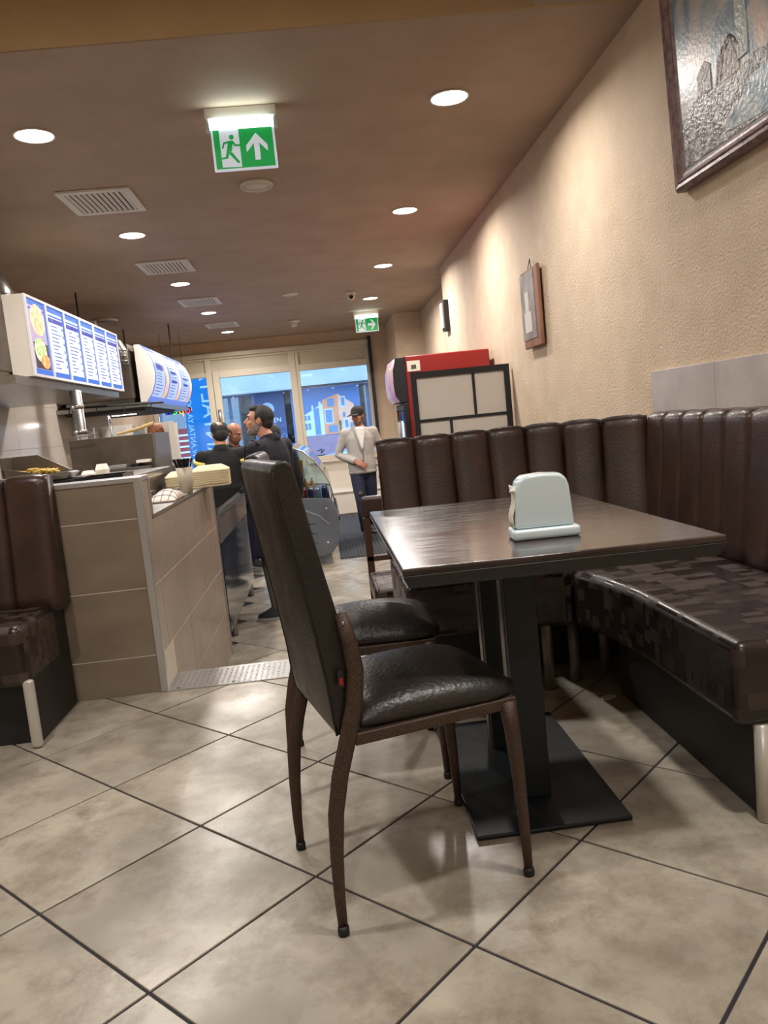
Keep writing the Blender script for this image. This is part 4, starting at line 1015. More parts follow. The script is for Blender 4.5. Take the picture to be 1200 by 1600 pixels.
for x, z in ((.2, .24), (.22, .62)): MB().ell((x, yn-.001, z), (.012, .006, .012), 8).build('screw', 'white', t)
MB().box(-.36, .22, yn+.06, yf-.06, .002, .09).build('plinth', 'cgrey2', t)
MB().tube([(-.15, yn+.1, 1.30), (-.15, yf-.1, 1.30)], .012, 8).build('cooler_fill_tube', 'fr_lit', t)  # added glowing tube, mildly brightens the goods inside
frn = [(.30, .09), (.335, .22), (.335, .5), (.305, .66), (.28, .72)]
rows = [[Vector((x-.004, y, z)) for y in (yn+.04, yf-.04)] for x, z in [(.16, .10), (.24, .15), (.30, .23), (.33, .35), (.33, .50), (.30, .66), (.275, .71)]]
o = MB().grid(rows).build('front_panel', 'white', t, smooth=True); q = o.modifiers.new('s', 'SOLIDIFY'); q.thickness = .02; q.offset = -1
MB().box(.33, .36, yn+.05, yf-.05, .46, .52).build('bumper', 'blackm', t, bevel=.01)
gl = [(.285, .72), (.305, .80), (.285, .90), (.225, 1.03), (.14, 1.16), (.03, 1.27), (-.10, 1.33), (-.2, 1.335)]
rows = [[Vector((x, y, z)) for y in (yn+.02, yf-.02)] for x, z in gl]
MB().grid(rows).build('curved_glass', 'glassc', t, smooth=True)
gs = MB(); gs.prism([(-.36, .79), (.22, .735)]+gl+[(-.36, 1.335)], yn+.015, yn+.02, 'y'); gs.build('side_glass', 'glassc', t)
MB().tube([(x, yn+.018, z) for x, z in gl], .008, 6).build('glass_edge', 'alu', t, smooth=True)
MB().box(-.38, -.18, yn, yf, 1.335, 1.36).build('top_shelf', 'cgrey2', t)
MB().box(-.38, -.35, yn, yf, .09, 1.335).build('rear_wall', 'granite', t)
MB().box(-.35, .24, yn+.04, yf-.04, .70, .725).build('deck', 'alu', t)
MB().box(-.35, .02, yn+.06, yf-.06, .985, 1.0).build('shelf', 'alu', t)
M['orange'] = mat('orange_drink', (214, 130, 50), .4); M['can_b'] = mat('can_blue', (40, 60, 150), .3, .3, rgb2=(200, 60, 60), nscale=22, contrast=(.5, .6)); M['can_r'] = mat('can_red', (176, 40, 36), .3, .3)
M['can_w'] = mat('can_white', (210, 214, 224), .3, .3)
can_mesh = {}
def can(x, y, z, m_, lab, grp, tall=False):
    t = thing('bottle' if tall else 'drink_can', lab, 'bottle' if tall else 'can', (x, y, z), group=grp)
    if tall:
        MB().lathe([(.03, 0), (.032, .1), (.028, .14), (.012, .17), (.012, .185)], n=12).build('bottle_body', m_, t, smooth=True); MB().lathe([(.014, .185), (.014, .205)], n=10).build('cap', 'white', t)
    else:
        MB().lathe([(.026, 0), (.032, .01), (.032, .1), (.027, .115)], n=12).build('can_body', m_, t, smooth=True); MB().lathe([(.026, .115), (.024, .118)], n=10).build('can_lid', 'alu', t)
zc = FZ+.7255
for r_ in range(3):
    for c__ in range(7):
        can(-.25-.29+.078*c__+.04, 8.86+r_*.16, zc, ['can_b', 'can_w', 'can_b', 'can_r'][(c__+r_) % 4] if r_ < 2 else 'can_r', {'can_b': 'blue', 'can_w': 'pale', 'can_r': 'red'}[['can_b', 'can_w', 'can_b', 'can_r'][(c__+r_) % 4] if r_ < 2 else 'can_r']+' drink can, '+['leftmost', 'second from left', 'third from left', 'middle', 'third from right', 'second from right', 'rightmost'][c__]+' in the '+['front', 'middle', 'back'][r_]+' row of the cooler', 'drink cans in the cooler, '+['front row', 'middle row', 'back row'][r_])
for c__ in range(3): can(-.25+.02+.08*c__-.1, 9.5, zc, 'orange', ['left', 'middle', 'right'][c__]+' orange juice bottle standing behind the cans in the cooler', 'orange juice bottles', True)
can(-.44, 8.9, FZ+1.0005, 'can_w', 'small clear bottle alone on the upper cooler shelf', None, True)
tt = thing('orange_box', 'orange carton on the upper shelf of the cooler', 'box', (-.38, 9.2, FZ+1.0005)); MB().box(-.1, .13, -.1, .1, 0, .16).build('carton', 'orange', tt, bevel=.004); MB().box(-.101, .131, -.02, .02, .1601, .163).build('flap_seam', 'foam', tt)
# ------------------------------------------------------------------ mat
t = thing('entrance_mat', 'dark ribbed entrance mat on the lower floor by the windows', 'mat', (.50, 11.1, FZ))
MB().box(-.43, .45, -2.2, 2.25, .0005, .008).build('mat_base', 'matt', t)
rb = MB()
for k in range(22): rb.box(-.42+k*.04, -.40+k*.04, -2.18, 2.23, .008, .013)
o = rb.build('ribs', 'blackm', t); o['kind'] = 'stuff'
# ------------------------------------------------------------------ people
def head_parts(mb, c, T):
    """adds a head (facing +y) to the body mesh; T places the head, its origin is the head centre"""
    mb.ell((0, -.012, .028), (.076, .096, .092), 14, T=T)          # skull
    mb.ell((0, .028, -.035), (.060, .066, .078), 12, T=T)          # face
    mb.ell((0, .052, -.088), (.032, .032, .026), 10, T=T)          # chin
    mb.ell((0, .030, -.070), (.050, .050, .040), 10, T=T)          # jaw
    mb.tube([T @ Vector((0, .084, .022)), T @ Vector((0, .102, -.004)), T @ Vector((0, .112, -.026)), T @ Vector((0, .094, -.034))], [.008, .011, .0145, .009], 8)
    mb.ell((0, .078, .034), (.052, .018, .010), 10, T=T)           # brow
    mb.ell((0, .082, -.056), (.024, .016, .011), 8, T=T)           # lips
    for s in (-1, 1):
        mb.ell((s*.040, .060, -.022), (.022, .022, .022), 8, T=T)
        mb.ell((s*.077, -.008, -.006), (.009, .019, .031), 8, T=T)  # ear
def limb(mb, pts, rad, n=12): mb.tube(pts, rad, n)
def hand(mb, w, d, up, side, curl=.5, sz=1.0):
    """w wrist, d direction of the hand, up = back of the hand, side = thumb side sign"""
    w = Vector(w); d = Vector(d).normalized(); up = Vector(up); up = (up-d*up.dot(d)).normalized(); r = d.cross(up)*side
    k = sz
    for t in (-.026, -.009, .009, .026):
        mb.tube([w+r*t*.6*k, w+d*.045*k+r*t*k, w+d*.085*k+r*t*1.05*k], [.012*k, .0135*k, .011*k], 8)
    for i, (t, ln) in enumerate(((.028, .072), (.010, .082), (-.009, .076), (-.027, .060))):
        p = w+d*.082*k+r*t*k; q = p+(d-up*curl*.4).normalized()*ln*.45*k; e = q+(d-up*curl*1.3).normalized()*ln*.30*k; f_ = e+(d*.6-up*curl*1.8).normalized()*ln*.25*k
        q = q+r*t*.12; e = e+r*t*.15
        mb.tube([p, q, e, f_], [.0095*k, .009*k, .008*k, .0065*k], 8)
    p = w+d*.025*k+r*.026*k
    mb.tube([p, p+(d*.6+r*.8)*.032*k, p+(d*.95+r*.75-up*.2)*.058*k], [.013*k, .0105*k, .008*k], 8)
def person(label, loc, rz, h=1.75, head_rot=(0, 0), head_off=(0, 0), arms=None, legs=None, top='navy', bottom='jeans', skin='skin', shoes='shoe', hair='full', hem=.86, beard=None, collar=True, open_shirt=False, group=None, hs=1.0, build=1.0, lean=0.0):
    k = h/1.75
    t = thing('person', label, 'person', loc, rz)
    V = lambda x, y, z: Vector((x*k, y*k+lean*max(0, z-.95)*k, z*k))
    A = arms or {}
    L = legs or {}
    T = Matrix.Translation(V(head_off[0], .025+head_off[1], 1.625)) @ Matrix.Rotation(head_rot[0], 4, 'Z') @ Matrix.Rotation(head_rot[1], 4, 'X') @ Matrix.Diagonal((k*hs, k*hs, k*hs, 1))
    bw = build
    mb = MB(); head_parts(mb, None, T)
    mb.tube([V(0, -.03, 1.40), V(head_off[0]*.4, -.01+head_off[1]*.4, 1.49), T @ Vector((0, -.01, -.05))], [.068*k, .058*k, .056*k], 14)
    mb.loft([(0, lean*max(0, z-.95)*k+y*k, z*k, rx*k*bw, ry*k) for (z, y, rx, ry) in ((.86, 0, .13, .09), (.95, 0, .165, .11), (1.08, 0, .145, .10), (1.2, 0, .155, .11), (1.32, 0, .17, .115), (1.40, -.01, .165, .10), (1.45, -.02, .10, .07))], n=18, p=2.3)
    J = {}
    for s, nm in ((-1, 'L'), (1, 'R')):
        sh = V(s*.18*bw, -.01, 1.405); el = V(*A.get(nm, {}).get('e', (s*.235*bw, -.03, 1.12))); wr = V(*A.get(nm, {}).get('w', (s*.25*bw, .06, .88)))
        J[nm] = (sh, el, wr)
        limb(mb, [sh, sh.lerp(el, .5), el, el.lerp(wr, .35), wr], [.052*k, .045*k, .038*k, .038*k, .027*k])
        if nm in A and A[nm].get('nohand'): pass
        hd = Vector(A.get(nm, {}).get('hd', (0, .15, -1))); up = Vector(A.get(nm, {}).get('up', (s*1.0, 0, 0)))
        hand(mb, wr, hd, up, A.get(nm, {}).get('thumb', s), A.get(nm, {}).get('curl', .5), k)
    KJ = {}
    for s, nm in ((-1, 'L'), (1, 'R')):
        hip = V(s*.085, 0, .90); kn = V(*L.get(nm, {}).get('k', (s*.095, .015, .49))); an = V(*L.get(nm, {}).get('a', (s*.10, -.02, .09)))
        KJ[nm] = (hip, kn, an)
        limb(mb, [hip, hip.lerp(kn, .5), kn, kn.lerp(an, .35), an], [.085*k, .072*k, .052*k, .053*k, .034*k])
        fd = Vector(L.get(nm, {}).get('f', (s*.12, 1, 0))).normalized()
        mb.tube([an+Vector((0, 0, -.02)), an+fd*.07*k-Vector((0, 0, an.z-.045*k)), an+fd*.15*k-Vector((0, 0, an.z-.032*k))], [.036*k, .035*k, .022*k], 10)
    body = mb.build('body', skin, t, remesh=.0075, sm=2)
    # face details
    for s in (-1, 1):
        e = MB().ell((s*.030, .0835, .006), (.0125, .007, .007), 8, T=T).build('eye', 'eye', body, smooth=True)
        MB().ell((s*.030, .090, .006), (.0055, .004, .0058), 8, T=T).build('iris', 'iris', e, smooth=True) if False else MB().ell((s*.030, .090, .006), (.0055, .004, .0058), 8, T=T).build('iris', 'iris', body, smooth=True)
        MB().tube([T @ Vector((s*.014, .093, .030)), T @ Vector((s*.032, .094, .036)), T @ Vector((s*.052, .082, .028))], [.004, .005, .003], 6).build('eyebrow', 'hair', body, smooth=True)
    MB().ell((0, .097, -.056), (.021, .006, .0065), 8, T=T).build('lips', 'lip', body, smooth=True)
    if beard:
        b = MB(); b.ell((0, .030, -.076), (.055, .058, .043), 10, T=T); b.ell((0, .056, -.094), (.037, .036, .028), 10, T=T)
        for s in (-1, 1): b.ell((s*.050, .010, -.045), (.018, .034, .042), 8, T=T)
        b.tube([T @ Vector((-.028, .086, -.052)), T @ Vector((0, .100, -.041)), T @ Vector((.028, .086, -.052))], [.006, .008, .006], 6)
        b.build('beard', beard, body, remesh=.006, sm=2)
    hb = MB()
    if hair == 'full':
        hb.ell((0, -.026, .038), (.081, .095, .089), 14, T=T); hb.ell((0, -.058, -.005), (.070, .056, .068), 12, T=T); hb.ell((0, .03, .092), (.058, .05, .034), 10, T=T)
        for s in (-1, 1): hb.ell((s*.068, .010, .028), (.012, .018, .030), 8, T=T)
    elif hair == 'bald':
        for s in (-1, 1): hb.ell((s*.058, -.03, .015), (.026, .06, .045), 10, T=T)
        hb.ell((0, -.075, .0), (.066, .036, .06), 12, T=T)
    elif hair == 'thin':
        hb.ell((0, -.05, -.005), (.080, .066, .085), 12, T=T)
        for s in (-1, 1): hb.ell((s*.045, -.02, .05), (.042, .085, .070), 10, T=T)
        hb.ell((0, .03, .088), (.055, .045, .036), 10, T=T); hb.ell((0, -.085, .045), (.04, .03, .04), 10, T=T)
    if hb.v: hb.build('hair', 'hair', body, remesh=.006, sm=2)
    # top
    jk = MB()
    hz = hem
    rings = [(hz, 0, .172, .128), (hz+.04, 0, .178, .130), (.97 if hz < .93 else hz+.06, 0, .182, .132), (1.10, 0, .170, .124), (1.22, .0, .178, .130), (1.33, 0, .180, .130), (1.40, -.008, .155, .105), (1.445, -.018, .105, .080), (1.475, -.02, .078, .068)]
    if hz < .8: rings = [(hz, 0, .21, .16), (hz+.02, 0, .212, .162)]+[(.80, 0, .195, .145)]+rings[2:]
    jk.loft([(0, lean*max(0, z-.95)*k+y*k, z*k, rx*k*bw, ry*k) for z, y, rx, ry in rings], n=20, p=2.4)
    if collar: jk.tube([V(0, -.028, 1.45), V(0, -.015, 1.505)], [.084*k, .073*k], 16)
    for nm in 'LR':
        sh, el, wr = J[nm]; we = el.lerp(wr, .93)
        jk.ell(sh-Vector((0, 0, .004)), (.074*k, .070*k, .072*k), 12); jk.ell(sh*.62+V(0, -.012, 1.415)*.38, (.085*k, .07*k, .062*k), 12)
        if A.get(nm, {}).get('short'):
            jk.tube([sh, sh.lerp(el, .5), sh.lerp(el, .80)], [.070*k, .066*k, .064*k], 12)
        else:
            jk.tube([sh, sh.lerp(el, .5), el, el.lerp(wr, .4), we], [.070*k, .062*k, .055*k, .052*k, .042*k], 12)
    shirt = jk.build('jacket' if top != 'grey_cloth' else 'hoodie', top, t, remesh=.011, sm=4)
    tr = MB()
    for nm in 'LR':
        hip, kn, an = KJ[nm]
        tr.tube([hip+Vector((0, 0, .05)), hip.lerp(kn, .5), kn, kn.lerp(an, .4), an+Vector((0, 0, -.01))], [.102*k, .090*k, .073*k, .068*k, .060*k], 14)
    tr.loft([(0, 0, z*k, rx*k, ry*k) for z, rx, ry in ((.80, .12, .10), (.88, .165, .115), (.98, .160, .112))], n=18)
    tr.build('trousers', bottom, t, remesh=.012, sm=4)
    for s, nm in ((-1, 'L'), (1, 'R')):
        an = KJ[nm][2]; fd = Vector(L.get(nm, {}).get('f', (s*.12, 1, 0))).normalized()
        g = Vector((an.x, an.y, 0)); sd = MB()
        ang = math.atan2(fd.y, fd.x)-PI/2; TT = Matrix.Translation(g+Vector((0, 0, max(0, an.z-.095*k)))) @ Matrix.Rotation(ang, 4, 'Z')
        sd.loft([(0, .045, .001, .047, .135), (0, .045, .025, .050, .140), (0, .045, .045, .045, .130), (0, .02, .075, .040, .085), (0, -.015, .115, .042, .050)], n=18, T=TT, p=2.3)
        o = sd.build('shoe', shoes, t, smooth=True)
        MB().loft([(0, .045, 0.0005, .049, .138), (0, .045, .020, .053, .144)], n=18, T=TT, p=2.3).build('sole', 'shoew' if shoes == 'shoe' else 'rubber', o)
    return t, T, J, body, shirt
# 1 grey hoodie, walking towards the dining area, looking to his right
t, T, J, body, shirt = person('man in grey zip hoodie, white shirt and black cap walking beside the mat', (.50, 10.5, FZ), math.radians(180+6), 1.735, head_rot=(-.62, -.16), top='grey_cloth', skin='skin2', hair='bald', beard='stubble', hem=.87,
    arms={'R': {'e': (.30, -.06, 1.13), 'w': (.10, .17, 1.02), 'hd': (-.9, .25, -.45), 'up': (.1, 1, .3), 'thumb': -1, 'curl': .45},
          'L': {'e': (-.30, -.07, 1.13), 'w': (-.23, .08, .93), 'hd': (.15, .25, -1), 'up': (-1, .3, 0), 'curl': .3}},
    legs={'R': {'k': (.085, .13, .50), 'a': (.07, .16, .10)}, 'L': {'k': (-.09, -.02, .48), 'a': (-.08, -.24, .14)}}, hs=1.0, build=1.05)
M['capb'] = mat('cap_cloth', (34, 32, 32), .85)
cp_ = MB(); cp_.ell((0, -.012, .05), (.087, .106, .088), 14, T=T)
cp_.tube([T @ Vector((-.05, .085, .052)), T @ Vector((0, .100, .058)), T @ Vector((.05, .085, .052))], .012, 8)
cap_o = cp_.build('cap', 'capb', body, remesh=.006, sm=3)
bm2 = MB(); rows = []
for i in range(7):
    a = -1.0+2.0*i/6; rows.append([T @ Vector((math.sin(a)*.078*(1+.05*j), .070+math.cos(a)*.02+.022*j*math.cos(a*.8), .050-.004*j-.012*abs(a))) for j in range(5)])
bm2.grid(rows); o = bm2.build('cap_brim', 'capb', body, smooth=True); q = o.modifiers.new('s', 'SOLIDIFY'); q.thickness = .006
k = 1.735/1.75
ts = MB(); ts.prism([(-.062, 1.455), (.062, 1.455), (.05, 1.36), (.015, 1.20), (0, 1.16), (-.015, 1.20), (-.05, 1.36)], .108, .142, 'y')
ts.loft([(0, .02, 1.38, .075, .07), (0, .015, 1.47, .068, .062)], n=16)
ts.build('tshirt', 'tshirt', t, bevel=.01)
MB().tube([(-.01, .142, 1.16), (-.005, .150, 1.05), (0, .148, .90)], .004, 6).build('zip', 'steel_dk', shirt)
for s in (-1, 1):
    MB().tube([(s*.066, .085, 1.46), (s*.055, .125, 1.37), (s*.018, .148, 1.20), (0, .150, 1.15)], [.014, .013, .010, .006], 8).build('collar_edge', 'grey_cloth', shirt, smooth=True)
    sh, el, wr = J['R' if s > 0 else 'L']; off = Vector((s*.030, -.038, -.005))
    MB().tube([el.lerp(sh, .1)+off, el.lerp(wr, .15)+off*1.1+Vector((0, 0, -.012)), el.lerp(wr, .5)+Vector((s*.006, -.02, -.040)), el.lerp(wr, .88)+Vector((0, -.0, -.040))], [.012, .014, .016, .013], 8).build('sleeve_stripe', 'blackm', shirt, smooth=True)
MB().loft([(0, .0, .86*k, .178*1.05, .134), (0, 0, .90*k, .180*1.05, .136)], n=20, p=2.4).build('waistband', 'grey_cloth', shirt, smooth=True)
MB().ell((.09, .19, .60), (.028, .012, .028), 8).build('trouser_patch', 'olive', t)
# 2 big man in profile at the counter
t, T, J, body, shirt = person('tall man with short greying beard in long dark coat looking up in profile', (-.435, 6.50, FZ), math.radians(58), 1.745, head_rot=(.50, .14), head_off=(-.015, .03), top='navy', bottom='olive', skin='skin', shoes='shoe', hair='full', beard='beard', hem=.52,
    arms={'R': {'e': (.25, .02, 1.10), 'w': (.22, .18, .94), 'hd': (-.2, 1, -.4), 'up': (.2, 0, 1)}, 'L': {'e': (-.25, -.03, 1.10), 'w': (-.23, -.04, .86), 'hd': (.1, .0, -1), 'up': (-1, 0, 0)}},
    legs={'L': {'k': (-.10, .05, .50), 'a': (-.11, .0, .09), 'f': (-.5, .85, 0)}, 'R': {'k': (.10, -.03, .49), 'a': (.11, -.08, .09)}}, build=1.16, hs=1.03)
sh, el, wr = J['L']
MB().tube([sh+Vector((-.03, -.075, .03)), sh+Vector((0, .0, .075)), sh+Vector((.0, .09, .02)), sh+Vector((.02, .13, -.15)), sh+Vector((.02, .13, -.33))], .008, 8).build('bag_strap', 'blackm', t, smooth=True)
# 3 staff from behind
t, T, J, body, shirt = person('man seen from behind with thinning dark hair and yellow sleeve stripes', (-1.0, 7.95, FZ), math.radians(8), 1.67, head_rot=(.25, -.10), top='black_cloth', bottom='blackm', skin='skin', hair='thin', hem=.85,
    arms={'L': {'e': (-.27, .05, 1.14), 'w': (-.22, .26, 1.06), 'hd': (.1, 1, -.1), 'up': (0, 0, 1), 'short': False}, 'R': {'e': (.27, .05, 1.14), 'w': (.2, .26, 1.04), 'hd': (-.1, 1, -.1), 'up': (0, 0, 1)}}, build=1.12)
for nm in 'LR':
    sh, el, wr = J[nm]; d = (el-sh).normalized(); a, b = sh.lerp(el, .16), sh.lerp(el, .32)
    MB().tube([a, b], .078, 16).build('sleeve_stripe', 'yellow', shirt, smooth=True)
# 4 bald man facing the camera, head bowed
t, T, J, body, shirt = person('bald bearded man with bowed head behind the man with yellow stripes', (-.98, 8.95, FZ), math.radians(180+30), 1.66, head_rot=(.45, -.42), head_off=(0, .03), top='black_cloth', bottom='jeans', skin='skin2', hair='bald', beard='stubble', hem=.86,
    arms={'L': {'e': (-.25, .08, 1.12), 'w': (-.12, .26, 1.06), 'hd': (.4, .8, -.2), 'up': (0, 0, 1)}, 'R': {'e': (.25, .08, 1.12), 'w': (.14, .26, 1.06), 'hd': (-.4, .8, -.2), 'up': (0, 0, 1)}})
# 5 mostly hidden
person('dark haired person in black almost hidden behind the tall man', (-.47, 7.95, FZ), math.radians(30), 1.59, head_rot=(0, -.1), top='black_cloth', bottom='jeans', skin='skin', hair='full', hem=.86)
# ------------------------------------------------------------------ outside
struct('street', MB().box(-30, 30, 15.1, 45, -.75, -.5), 'asphalt')
# banner hanging outside the left window, lettering read from the street
def translucent(name, rgb):
    m = bpy.data.materials.new(name); m.use_nodes = True; nt = m.node_tree; nt.nodes.clear(); L = nt.links.new
    o = nt.nodes.new('ShaderNodeOutputMaterial'); a = nt.nodes.new('ShaderNodeBsdfDiffuse'); b = nt.nodes.new('ShaderNodeBsdfTranslucent'); x = nt.nodes.new('ShaderNodeMixShader')
    a.inputs[0].default_value = lin(rgb); b.inputs[0].default_value = lin(rgb); x.inputs[0].default_value = .6
    L(a.outputs[0], x.inputs[1]); L(b.outputs[0], x.inputs[2]); L(x.outputs[0], o.inputs[0]); return m
M['banner'] = translucent('banner_cloth', (52, 146, 214)); M['bannerw'] = translucent('banner_white', (225, 248, 252))
t = thing('street_banner', 'tall bright blue banner with white lettering hanging outside the left window', 'banner', (-2.18, 15.35, .9))
MB().tube([(-.36, .006, 1.61), (.38, .006, 1.61)], .014).build('top_bar', 'steel', t)
letters = []
for (s_, size, x, z) in (('WWW.ANTALYA-DONER', .145, -.255, .36), ('ANTALYA', .40, .12, .62)):
    Tm = Matrix.Translation((x, .006, z)) @ Matrix.Rotation(PI/2, 4, 'X') @ Matrix.Rotation(PI/2, 4, 'Z') @ Matrix.Diagonal((1, -1, 1, 1))
    letters.append(text_mesh('lettering', s_, size, 'bannerw', t, Tm, .02))
cl_ = MB().box(-.335, .36, 0, .012, -1.2, 1.6).build('banner_cloth', 'banner', t)
for o in letters:
    q = cl_.modifiers.new('b', 'BOOLEAN'); q.operation = 'DIFFERENCE'; q.object = o; q.solver = 'EXACT'
dg = bpy.context.evaluated_depsgraph_get(); dg.update()
cut = bpy.data.meshes.new_from_object(cl_.evaluated_get(dg)); cl_.modifiers.clear()
def keep_front(me):      # printed cloth is one layer: cloth and letters share it
    bm = bmesh.new(); bm.from_mesh(me); bm.normal_update()
    bmesh.ops.delete(bm, geom=[f for f in bm.faces if f.normal.y > -.5], context='FACES'); bm.to_mesh(me); bm.free()
keep_front(cut)
if len(cut.polygons) > 10: cl_.data = cut
for o in letters:
    n0 = len(o.data.polygons)
    bm = bmesh.new(); bm.from_mesh(o.data); bm.normal_update()
    bmesh.ops.delete(bm, geom=[f for f in bm.faces if abs(f.normal.y) < .5 or f.calc_center_median().y > .0], context='FACES')
    for v in bm.verts: v.co.y = 0
    bm.to_mesh(o.data); bm.free()
# opposite shop
OY2 = 24.0
t = thing('shop_building', 'pale fascia shop building with dark windows across the street', 'building', (0, OY2, -.5))
MB().box(-9, 8, .02, 3.0, 2.78, 4.2).build('fascia', 'fascia', t)
MB().box(-9, 8, -.35, .0, 2.72, 2.80).build('canopy', 'fascia', t, bevel=.02)
MB().box(-9, 8, .5, 3.0, .0, 2.78).build('shop_wall', 'oppo', t)
for k in range(8):
    MB().box(-8.9+k*2.1, -6.9+k*2.1, .46, .5, .35, 2.7).build('shop_window', 'glassg', t)
MB().box(-9, 8, .35, .52, 0, .35).build('shop_plinth', 'fascia', t)
for k in range(9): MB().ell((-4+k*.75, .25, 2.68), (.03, .03, .02), 6).build('spot_lamp', 'fr_lit', t)
MB().box(-.6, 4, -.37, -.35, 2.73, 2.79).build('canopy_edge', 'blackm', t)
MB().box(-9, 8, 3.0, 9, 0, 12).build('upper_building', 'fascia', t)
M['poster_sky'] = mat('poster_sky', (92, 122, 168), .6, emis=.3); M['poster_or'] = mat('poster_orange', (224, 146, 104), .6, emis=.45); M['poster_or2'] = mat('poster_orange_side', (232, 176, 146), .6, emis=.45)  # poster prints get added emission to look brighter under the canopy
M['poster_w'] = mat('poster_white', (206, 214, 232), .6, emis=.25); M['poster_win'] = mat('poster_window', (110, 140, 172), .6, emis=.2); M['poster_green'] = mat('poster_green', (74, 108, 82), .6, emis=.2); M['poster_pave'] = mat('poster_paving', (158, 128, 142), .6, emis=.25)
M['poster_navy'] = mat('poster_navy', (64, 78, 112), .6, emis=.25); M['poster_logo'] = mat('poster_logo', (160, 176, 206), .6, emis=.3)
def Q(mb, pts, y=-.01): mb.prism(pts, y-.006, y, 'y'); return mb
# poster with house picture, local x, z
def QH(mb, pts, y): return Q(mb, [((x-.25)*.68+.06, .6+(z-.34)*.94) for x, z in pts], y)
t = thing('house_poster', 'large window poster showing an orange house with white columns under blue sky', 'poster', (.55, 24.30, .2))
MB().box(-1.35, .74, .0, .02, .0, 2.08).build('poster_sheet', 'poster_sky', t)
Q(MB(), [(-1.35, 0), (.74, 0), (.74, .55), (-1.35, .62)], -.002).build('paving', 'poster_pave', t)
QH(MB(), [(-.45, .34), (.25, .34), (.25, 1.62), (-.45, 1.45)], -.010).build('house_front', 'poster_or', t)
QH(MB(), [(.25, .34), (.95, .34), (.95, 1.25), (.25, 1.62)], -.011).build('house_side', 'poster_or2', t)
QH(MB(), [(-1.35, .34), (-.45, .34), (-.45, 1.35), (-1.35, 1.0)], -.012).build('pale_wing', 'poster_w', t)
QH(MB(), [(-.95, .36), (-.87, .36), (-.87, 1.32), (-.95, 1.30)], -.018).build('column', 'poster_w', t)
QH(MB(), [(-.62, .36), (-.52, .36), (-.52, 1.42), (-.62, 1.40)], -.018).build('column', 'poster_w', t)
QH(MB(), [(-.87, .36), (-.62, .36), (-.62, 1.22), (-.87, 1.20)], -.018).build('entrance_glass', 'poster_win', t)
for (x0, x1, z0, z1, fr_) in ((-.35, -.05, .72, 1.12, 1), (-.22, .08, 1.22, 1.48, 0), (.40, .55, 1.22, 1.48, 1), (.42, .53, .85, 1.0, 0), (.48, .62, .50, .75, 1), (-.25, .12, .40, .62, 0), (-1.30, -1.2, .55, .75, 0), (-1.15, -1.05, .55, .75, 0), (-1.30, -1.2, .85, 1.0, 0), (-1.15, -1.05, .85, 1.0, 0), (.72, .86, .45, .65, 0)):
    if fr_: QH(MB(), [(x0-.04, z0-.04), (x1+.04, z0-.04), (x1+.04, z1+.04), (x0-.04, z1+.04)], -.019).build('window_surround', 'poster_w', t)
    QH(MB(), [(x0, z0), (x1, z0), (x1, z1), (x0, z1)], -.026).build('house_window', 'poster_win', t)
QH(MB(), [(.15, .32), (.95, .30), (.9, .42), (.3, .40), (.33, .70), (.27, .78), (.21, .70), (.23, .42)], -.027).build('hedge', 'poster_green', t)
t = thing('text_poster', 'dark blue window poster with pale round emblem and white lettering', 'poster', (-1.62, 24.2, .0))
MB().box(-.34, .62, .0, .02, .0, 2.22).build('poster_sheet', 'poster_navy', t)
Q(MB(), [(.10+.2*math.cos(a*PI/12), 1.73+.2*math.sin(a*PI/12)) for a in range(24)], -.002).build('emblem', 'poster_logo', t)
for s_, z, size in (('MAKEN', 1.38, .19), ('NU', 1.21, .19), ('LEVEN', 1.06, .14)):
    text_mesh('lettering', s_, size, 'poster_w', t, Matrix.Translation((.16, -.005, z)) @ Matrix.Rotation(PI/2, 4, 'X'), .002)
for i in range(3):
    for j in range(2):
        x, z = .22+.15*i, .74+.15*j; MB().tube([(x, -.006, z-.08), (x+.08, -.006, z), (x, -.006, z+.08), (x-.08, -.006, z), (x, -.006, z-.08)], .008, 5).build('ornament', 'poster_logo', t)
t = thing('red_notice', 'pinkish red notice board with lines standing across the street', 'notice board', (-4.1, 24.1, -.5))
MB().box(-.42, .42, -.03, .0, .9, 1.9).build('board', 'led_r' if False else 'red', t, bevel=.01)
for k in range(5): MB().box(-.34, .34, -.036, -.03, 1.0+k*.17, 1.05+k*.17).build('notice_line', 'poster_w', t)
for x in (-.38, .38): MB().box(x-.03, x+.03, .0, .05, .0, 1.9).build('post', 'steel', t)
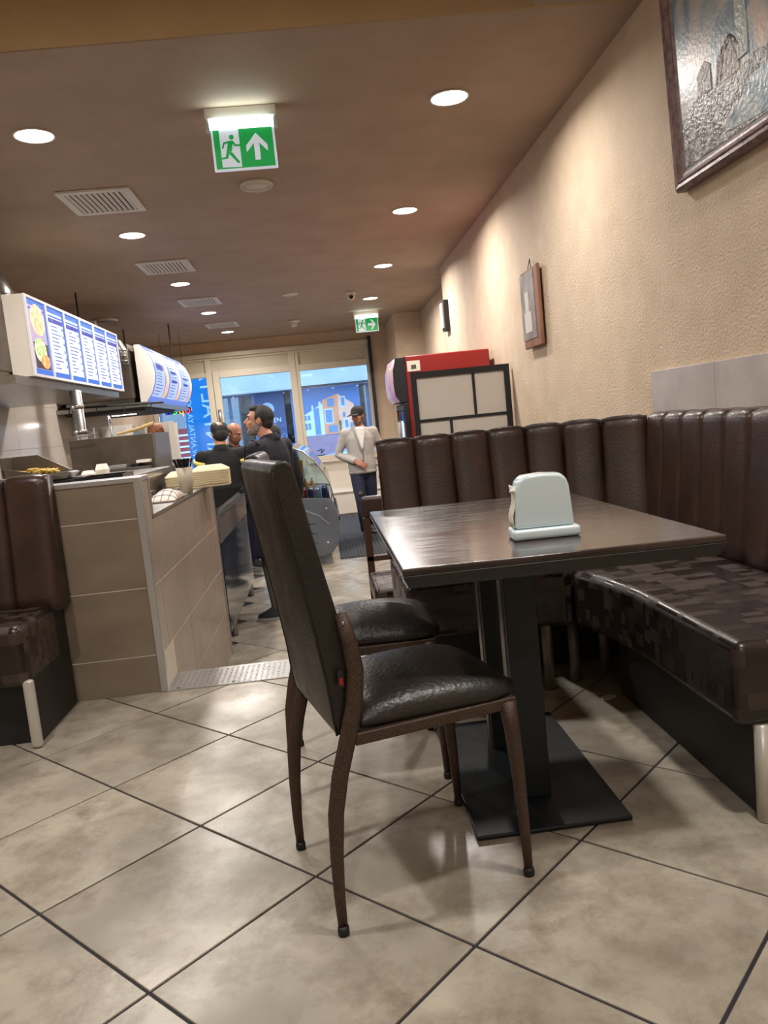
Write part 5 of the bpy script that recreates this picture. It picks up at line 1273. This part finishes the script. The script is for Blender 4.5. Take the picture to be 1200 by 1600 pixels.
# parked car
def car(x, y, label):
    t = thing('car', label, 'car', (x, y, -.5))
    prof = [(-2.1, .35), (-2.12, .62), (-2.0, .80), (-1.25, .93), (-.55, 1.38), (.75, 1.42), (1.55, 1.02), (2.05, .92), (2.12, .6), (2.1, .32)]
    MB().prism(prof, -.82, .82, 'y').build('car_body', 'carp', t, bevel=.09, seg=3)
    MB().prism([(-1.12, .96), (-.52, 1.33), (.05, 1.36), (.05, .96)], -.835, .835, 'y').build('side_window', 'glassg', t); MB().prism([(.12, .96), (.12, 1.36), (.68, 1.35), (1.30, 1.0)], -.835, .835, 'y').build('side_window', 'glassg', t)
    for wx in (-1.35, 1.32):
        for s in (-1, 1):
            w_ = MB().tube([(wx, s*.66, .33), (wx, s*.86, .33)], .32, 22).build('wheel', 'rubber', t); MB().tube([(wx, s*.86, .33), (wx, s*.875, .33)], .19, 16).build('hubcap', 'steel', w_)
    for s in (-1, 1): MB().box(-2.13, -2.05, s*.62-.16, s*.62+.16, .62, .76).build('headlight', 'white', t, bevel=.02)
car(1.9, 19.6, 'silver parked car on the street seen through the right window')
# bicycle
t = thing('bicycle', 'dark bicycle parked outside the windows with handlebars showing', 'bicycle', (-.35, 17.0, -.5), math.radians(12))
for wx in (-.52, .52):
    w_ = MB(); w_.tube([(wx+.33*math.cos(a*PI/12), 0, .345+.33*math.sin(a*PI/12)) for a in range(25)], .014, 6, cap=False)
    o = w_.build('wheel', 'rubber', t)
    sp2 = MB()
    for a in range(10): sp2.tube([(wx, 0, .345), (wx+.33*math.cos(a*PI/5), 0, .345+.33*math.sin(a*PI/5))], .0025, 4)
    sp2.build('spokes', 'steel', o)
fr2 = MB()
for a, b in (((-.52, .345), (-.15, .34)), ((-.52, .345), (-.25, .80)), ((-.25, .86), (-.10, .32)), ((-.10, .32), (.34, .78)), ((-.22, .78), (.33, .84)), ((.52, .345), (.32, .95))): fr2.tube([(a[0], 0, a[1]), (b[0], 0, b[1])], .016, 8)
fr2.build('frame', 'blackm', t)
MB().tube([(.30, -.28, 1.04), (.36, -.12, 1.08), (.32, 0, 1.0), (.36, .12, 1.08), (.30, .28, 1.04)], .012, 8).build('handlebar', 'blackm', t, smooth=True)
MB().loft([(-.26, 0, .87, .10, .05), (-.26, 0, .90, .13, .07), (-.26, 0, .92, .11, .05)], n=14).build('saddle', 'blackm', t, smooth=True)
